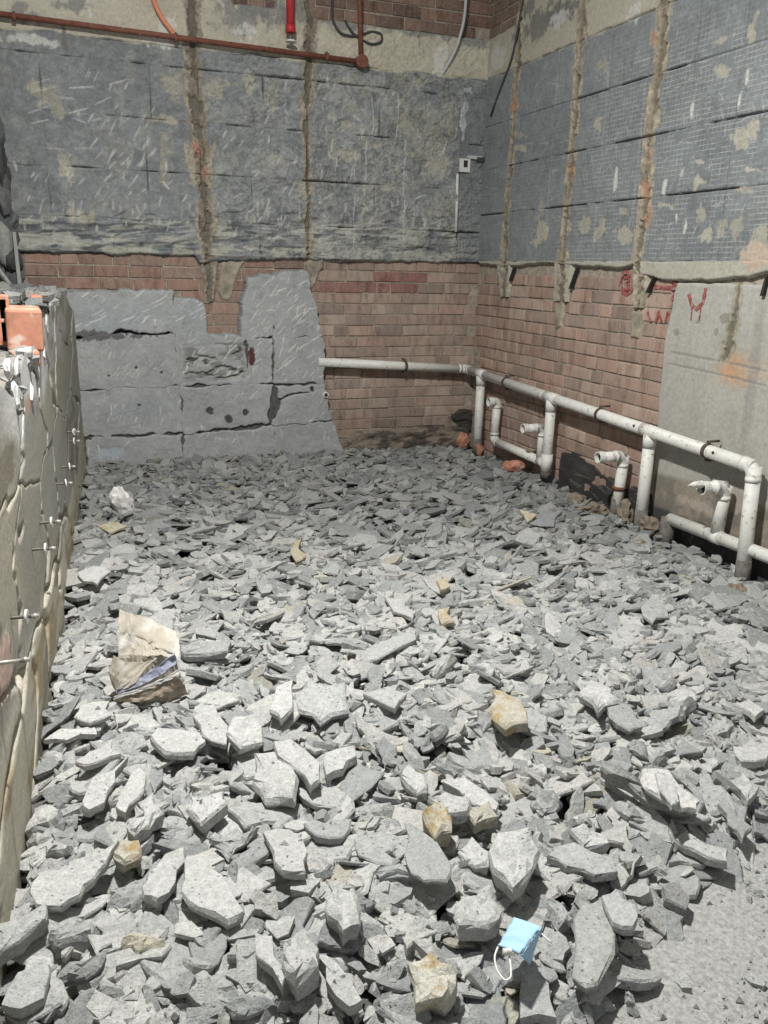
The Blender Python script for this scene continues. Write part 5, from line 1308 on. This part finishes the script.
# ------------------------------------------------------------------ clay fragments and mortar clods by the pipes
for k, (x, y, rx, rz, lb) in enumerate([(453, 437, .07, .085, 'orange clay brick piece below the back wall, left of its pair'), (465, 438, .065, .08, 'orange clay brick piece below the back wall, right of its pair'),
                                        (508, 466, .07, .05, 'orange clay lump under the low branch pipe, left one'), (523, 466, .085, .05, 'orange clay lump under the low branch pipe, right one'),
                                        (506, 448, .05, .06, 'small pinkish clay bit beside the bent pipe end')]):
    p = on_z(x, y + 3, 0.085); t = lump('clay_fragment', (min(p[0], XR - 0.12), min(p[1], YB - 0.13), 0.085 + rz * 0.5), rx, rx * 0.75, rz, M['clay'], 40 + k, k * 0.7); tag(t, lb, 'brick piece', 'clay fragments by the pipes')
for k, (x, y, rx, rz, lb) in enumerate([(592, 512, .11, .07, 'brown mortar clod left of the short elbow pipe'), (628, 518, .08, .10, 'tall brown mortar clod beside the third pipe drop'), (655, 528, .075, .09, 'brown mortar clod right of the third pipe drop'),
                                        (575, 500, .09, .05, 'flat brown clod below the black coating'), (735, 590, .08, .04, 'brown clod at the foot of the end drop'), (640, 545, .08, .04, 'low brown clod in front of the third pipe drop')]):
    p = on_z(x, y + 4, 0.05); t = lump('mortar_clod', (min(p[0], XR - 0.08), p[1], 0.05 + rz * 0.5), rx, rx * 0.8, rz, M['clod'], 60 + k, k, rough=0.5, sub=3); tag(t, lb, 'mortar', 'brown clods by the pipes')

# ------------------------------------------------------------------ sack
bp = ground_px(152, 692); sk = empty('sack', bp); tag(sk, 'crumpled beige woven sack with blue-grey liner standing in the rubble', 'sack')
rt_ = ROT @ np.array([1.0, 0, 0]); rt_[2] = 0; rt_ /= np.linalg.norm(rt_); fwv = np.array([-rt_[1], rt_[0], 0])
dist = np.linalg.norm(bp - CAM); mpp = dist / F
def sk_pt(x, y, depth):  # local sack coordinates: right, up, depth (metres) measured from its foot
    return bp + rt_ * ((x - 152) * mpp) + np.array([0, 0, 1]) * ((692 - y) * mpp * 0.93) + fwv * depth
def sheet(name, grid, mat, thick, seed, amp=0.006):
    G = np.array(grid, float); h, w = G.shape[:2]; fi = np.linspace(0, h - 1, h * 7); fj = np.linspace(0, w - 1, w * 7)
    def interp(A, f_):
        i0 = np.clip(np.floor(f_).astype(int), 0, len(A) - 2); t = (f_ - i0); t = t * t * (3 - 2 * t) * 0.5 + t * 0.5; t = t.reshape(-1, *([1] * (A.ndim - 1))); return A[i0] * (1 - t) + A[i0 + 1] * t
    Q = interp(G, fi); Q = interp(Q.transpose(1, 0, 2), fj).transpose(1, 0, 2)
    uu, vv = np.meshgrid(fj, fi); nz = (fbm(uu * 1.3, vv * 1.3, seed, 3) - 0.5) * 2 * amp * 2 + (np.abs(fbm(uu * 2.2 + vv, vv * 0.8 - uu * 0.6, seed + 5, 2) - 0.5)) * -amp * 5
    Q = Q - fwv * nz[..., None]
    hh, ww = Q.shape[:2]; idx = np.arange(hh * ww).reshape(hh, ww)
    f_ = np.stack([idx[:-1, :-1].ravel(), idx[:-1, 1:].ravel(), idx[1:, 1:].ravel(), idx[1:, :-1].ravel()], 1)
    o = mesh_np(name, Q.reshape(-1, 3), f_, mat, None); adopt(o, sk)
    md = o.modifiers.new('thickness', 'SOLIDIFY'); md.thickness = thick; return o
sheet('sack_back', [[sk_pt(117, 617, .10), sk_pt(128, 622, .11), sk_pt(148, 632, .13), sk_pt(168, 642, .12), sk_pt(174, 650, .08)],
                    [sk_pt(118, 635, .05), sk_pt(130, 638, .07), sk_pt(147, 646, .07), sk_pt(163, 650, .05), sk_pt(176, 658, .03)],
                    [sk_pt(121, 655, .02), sk_pt(135, 656, .03), sk_pt(148, 656, .03), sk_pt(162, 654, .02), sk_pt(177, 664, .02)],
                    [sk_pt(119, 690, .00), sk_pt(135, 692, .02), sk_pt(150, 694, .02), sk_pt(165, 692, .02), sk_pt(180, 690, .02)]], M['sack'], 0.004, 3, 0.008)
sheet('sack_fold', [[sk_pt(118, 652, -.005), sk_pt(130, 658, -.01), sk_pt(145, 658, -.015), sk_pt(160, 653, -.01)],
                    [sk_pt(115, 668, -.02), sk_pt(126, 674, -.035), sk_pt(138, 672, -.04), sk_pt(150, 662, -.03)],
                    [sk_pt(119, 686, -.02), sk_pt(124, 686, -.05), sk_pt(132, 681, -.06), sk_pt(142, 674, -.05)]], M['sack'], 0.004, 8, 0.003)
sheet('liner', [[sk_pt(176, 648, -.01), sk_pt(160, 659, -.025), sk_pt(145, 669, -.045), sk_pt(124, 681, -.055)],
                [sk_pt(178, 657, -.02), sk_pt(164, 667, -.045), sk_pt(147, 675, -.065), sk_pt(124, 686, -.068)]], M['liner'], 0.003, 12, 0.005)
sheet('sack_mouth_hem', [[sk_pt(178, 650, -.02), sk_pt(180, 662, -.035), sk_pt(166, 669, -.058), sk_pt(148, 676, -.075), sk_pt(123, 686, -.075)],
                     [sk_pt(181, 654, -.02), sk_pt(181, 667, -.04), sk_pt(166, 673, -.062), sk_pt(148, 679, -.08), sk_pt(122, 689, -.08)]], M['bag'], 0.004, 15, 0.002)
sheet('sack_front', [[sk_pt(180, 666, -.04), sk_pt(164, 673, -.06), sk_pt(146, 679, -.078), sk_pt(122, 689, -.075)],
                     [sk_pt(185, 680, -.03), sk_pt(166, 686, -.07), sk_pt(146, 690, -.085), sk_pt(122, 695, -.06)],
                     [sk_pt(186, 692, -.01), sk_pt(168, 697, -.05), sk_pt(146, 700, -.06), sk_pt(124, 700, -.03)]], M['sackin'], 0.004, 19, 0.006)

# pale crumpled bag by the low wall
bp2 = ground_px(124, 514); mp2 = np.linalg.norm(bp2 - CAM) / F
V, Fc = lump_mesh(91, 10.5 * mp2, 7 * mp2, 16 * mp2, rough=0.35, sub=3)
V[:, 0] += (V[:, 2] > 0) * -0.01 + V[:, 2] * -0.08
o = mesh_np('plastic_bag', V, Fc, M['bag'], None); o.location = [float(t) for t in bp2 + np.array([0, 0, 13 * mp2])]; tag(o, 'pale crumpled plastic bag standing on the rubble near the slabbed wall', 'bag')

# ------------------------------------------------------------------ face mask draped on the rubble
mz = 0.17; mc = on_z(517, 943, mz); mk = empty('face_mask', mc); tag(mk, 'light blue folded disposable face mask with white ear loop, lying on stones', 'face mask')
def mp_(x, y, z): return on_z(x, y, z)
def grid_sheet(name, A, Bq, Cq, Dq, nu, nv, pleat, mat):
    """four corners A(top left) B(top right) C(bottom right) D(bottom left)"""
    u, v = np.meshgrid(np.linspace(0, 1, nu), np.linspace(0, 1, nv)); u = u[..., None]; v = v[..., None]
    Q = (A * (1 - u) + Bq * u) * (1 - v) + (Dq * (1 - u) + Cq * u) * v
    Q[..., 2] += (0.010 * np.sin(np.pi * u[..., 0]) * np.sin(np.pi * v[..., 0]) + pleat * (np.abs(((v[..., 0] * 3.0 + 0.25 * u[..., 0]) % 1) - 0.5) - 0.25))
    idx = np.arange(nu * nv).reshape(nv, nu)
    f_ = np.stack([idx[:-1, :-1].ravel(), idx[:-1, 1:].ravel(), idx[1:, 1:].ravel(), idx[1:, :-1].ravel()], 1)
    o = mesh_np(name, Q.reshape(-1, 3), f_, mat, None, smooth=True); adopt(o, mk); o.modifiers.new('thickness', 'SOLIDIFY').thickness = 0.0025; return o
tl_, tr_, br_, bl_ = mp_(514, 919, .185), mp_(541, 927, .20), mp_(520, 954, .205), mp_(498, 947, .18)
grid_sheet('pleated_panel', tl_, tr_, br_, bl_, 14, 22, 0.016, M['mask'])
grid_sheet('folded_panel', tr_, mp_(540, 930, .19), mp_(529, 964, .15), br_ + np.array([0, 0, -0.004]), 8, 12, 0.004, M['mask'])
grid_sheet('hem_tab', bl_ + (br_ - bl_) * 0.25, bl_ + (br_ - bl_) * 0.8, mp_(515, 955, .19), mp_(503, 955.5, .178), 6, 4, 0.0, M['maskwhite'])
tube('ear_loop', [mp_(498, 947, .180), mp_(494, 957, .175), mp_(497, 971, .165), mp_(505, 981, .160), mp_(511, 978, .165), mp_(511, 967, .172), mp_(509, 955, .180)], 0.0022, M['maskwhite'], mk, 6, 0.03)
tube('ear_loop', [mp_(540, 932, .19), mp_(546, 938, .185), mp_(552, 943, .18)], 0.0022, M['maskwhite'], mk, 6, 0.02)
print('stones', len(STONE), 'objects', len(bpy.data.objects), 'tris', sum(len(m.polygons) for m in bpy.data.meshes))
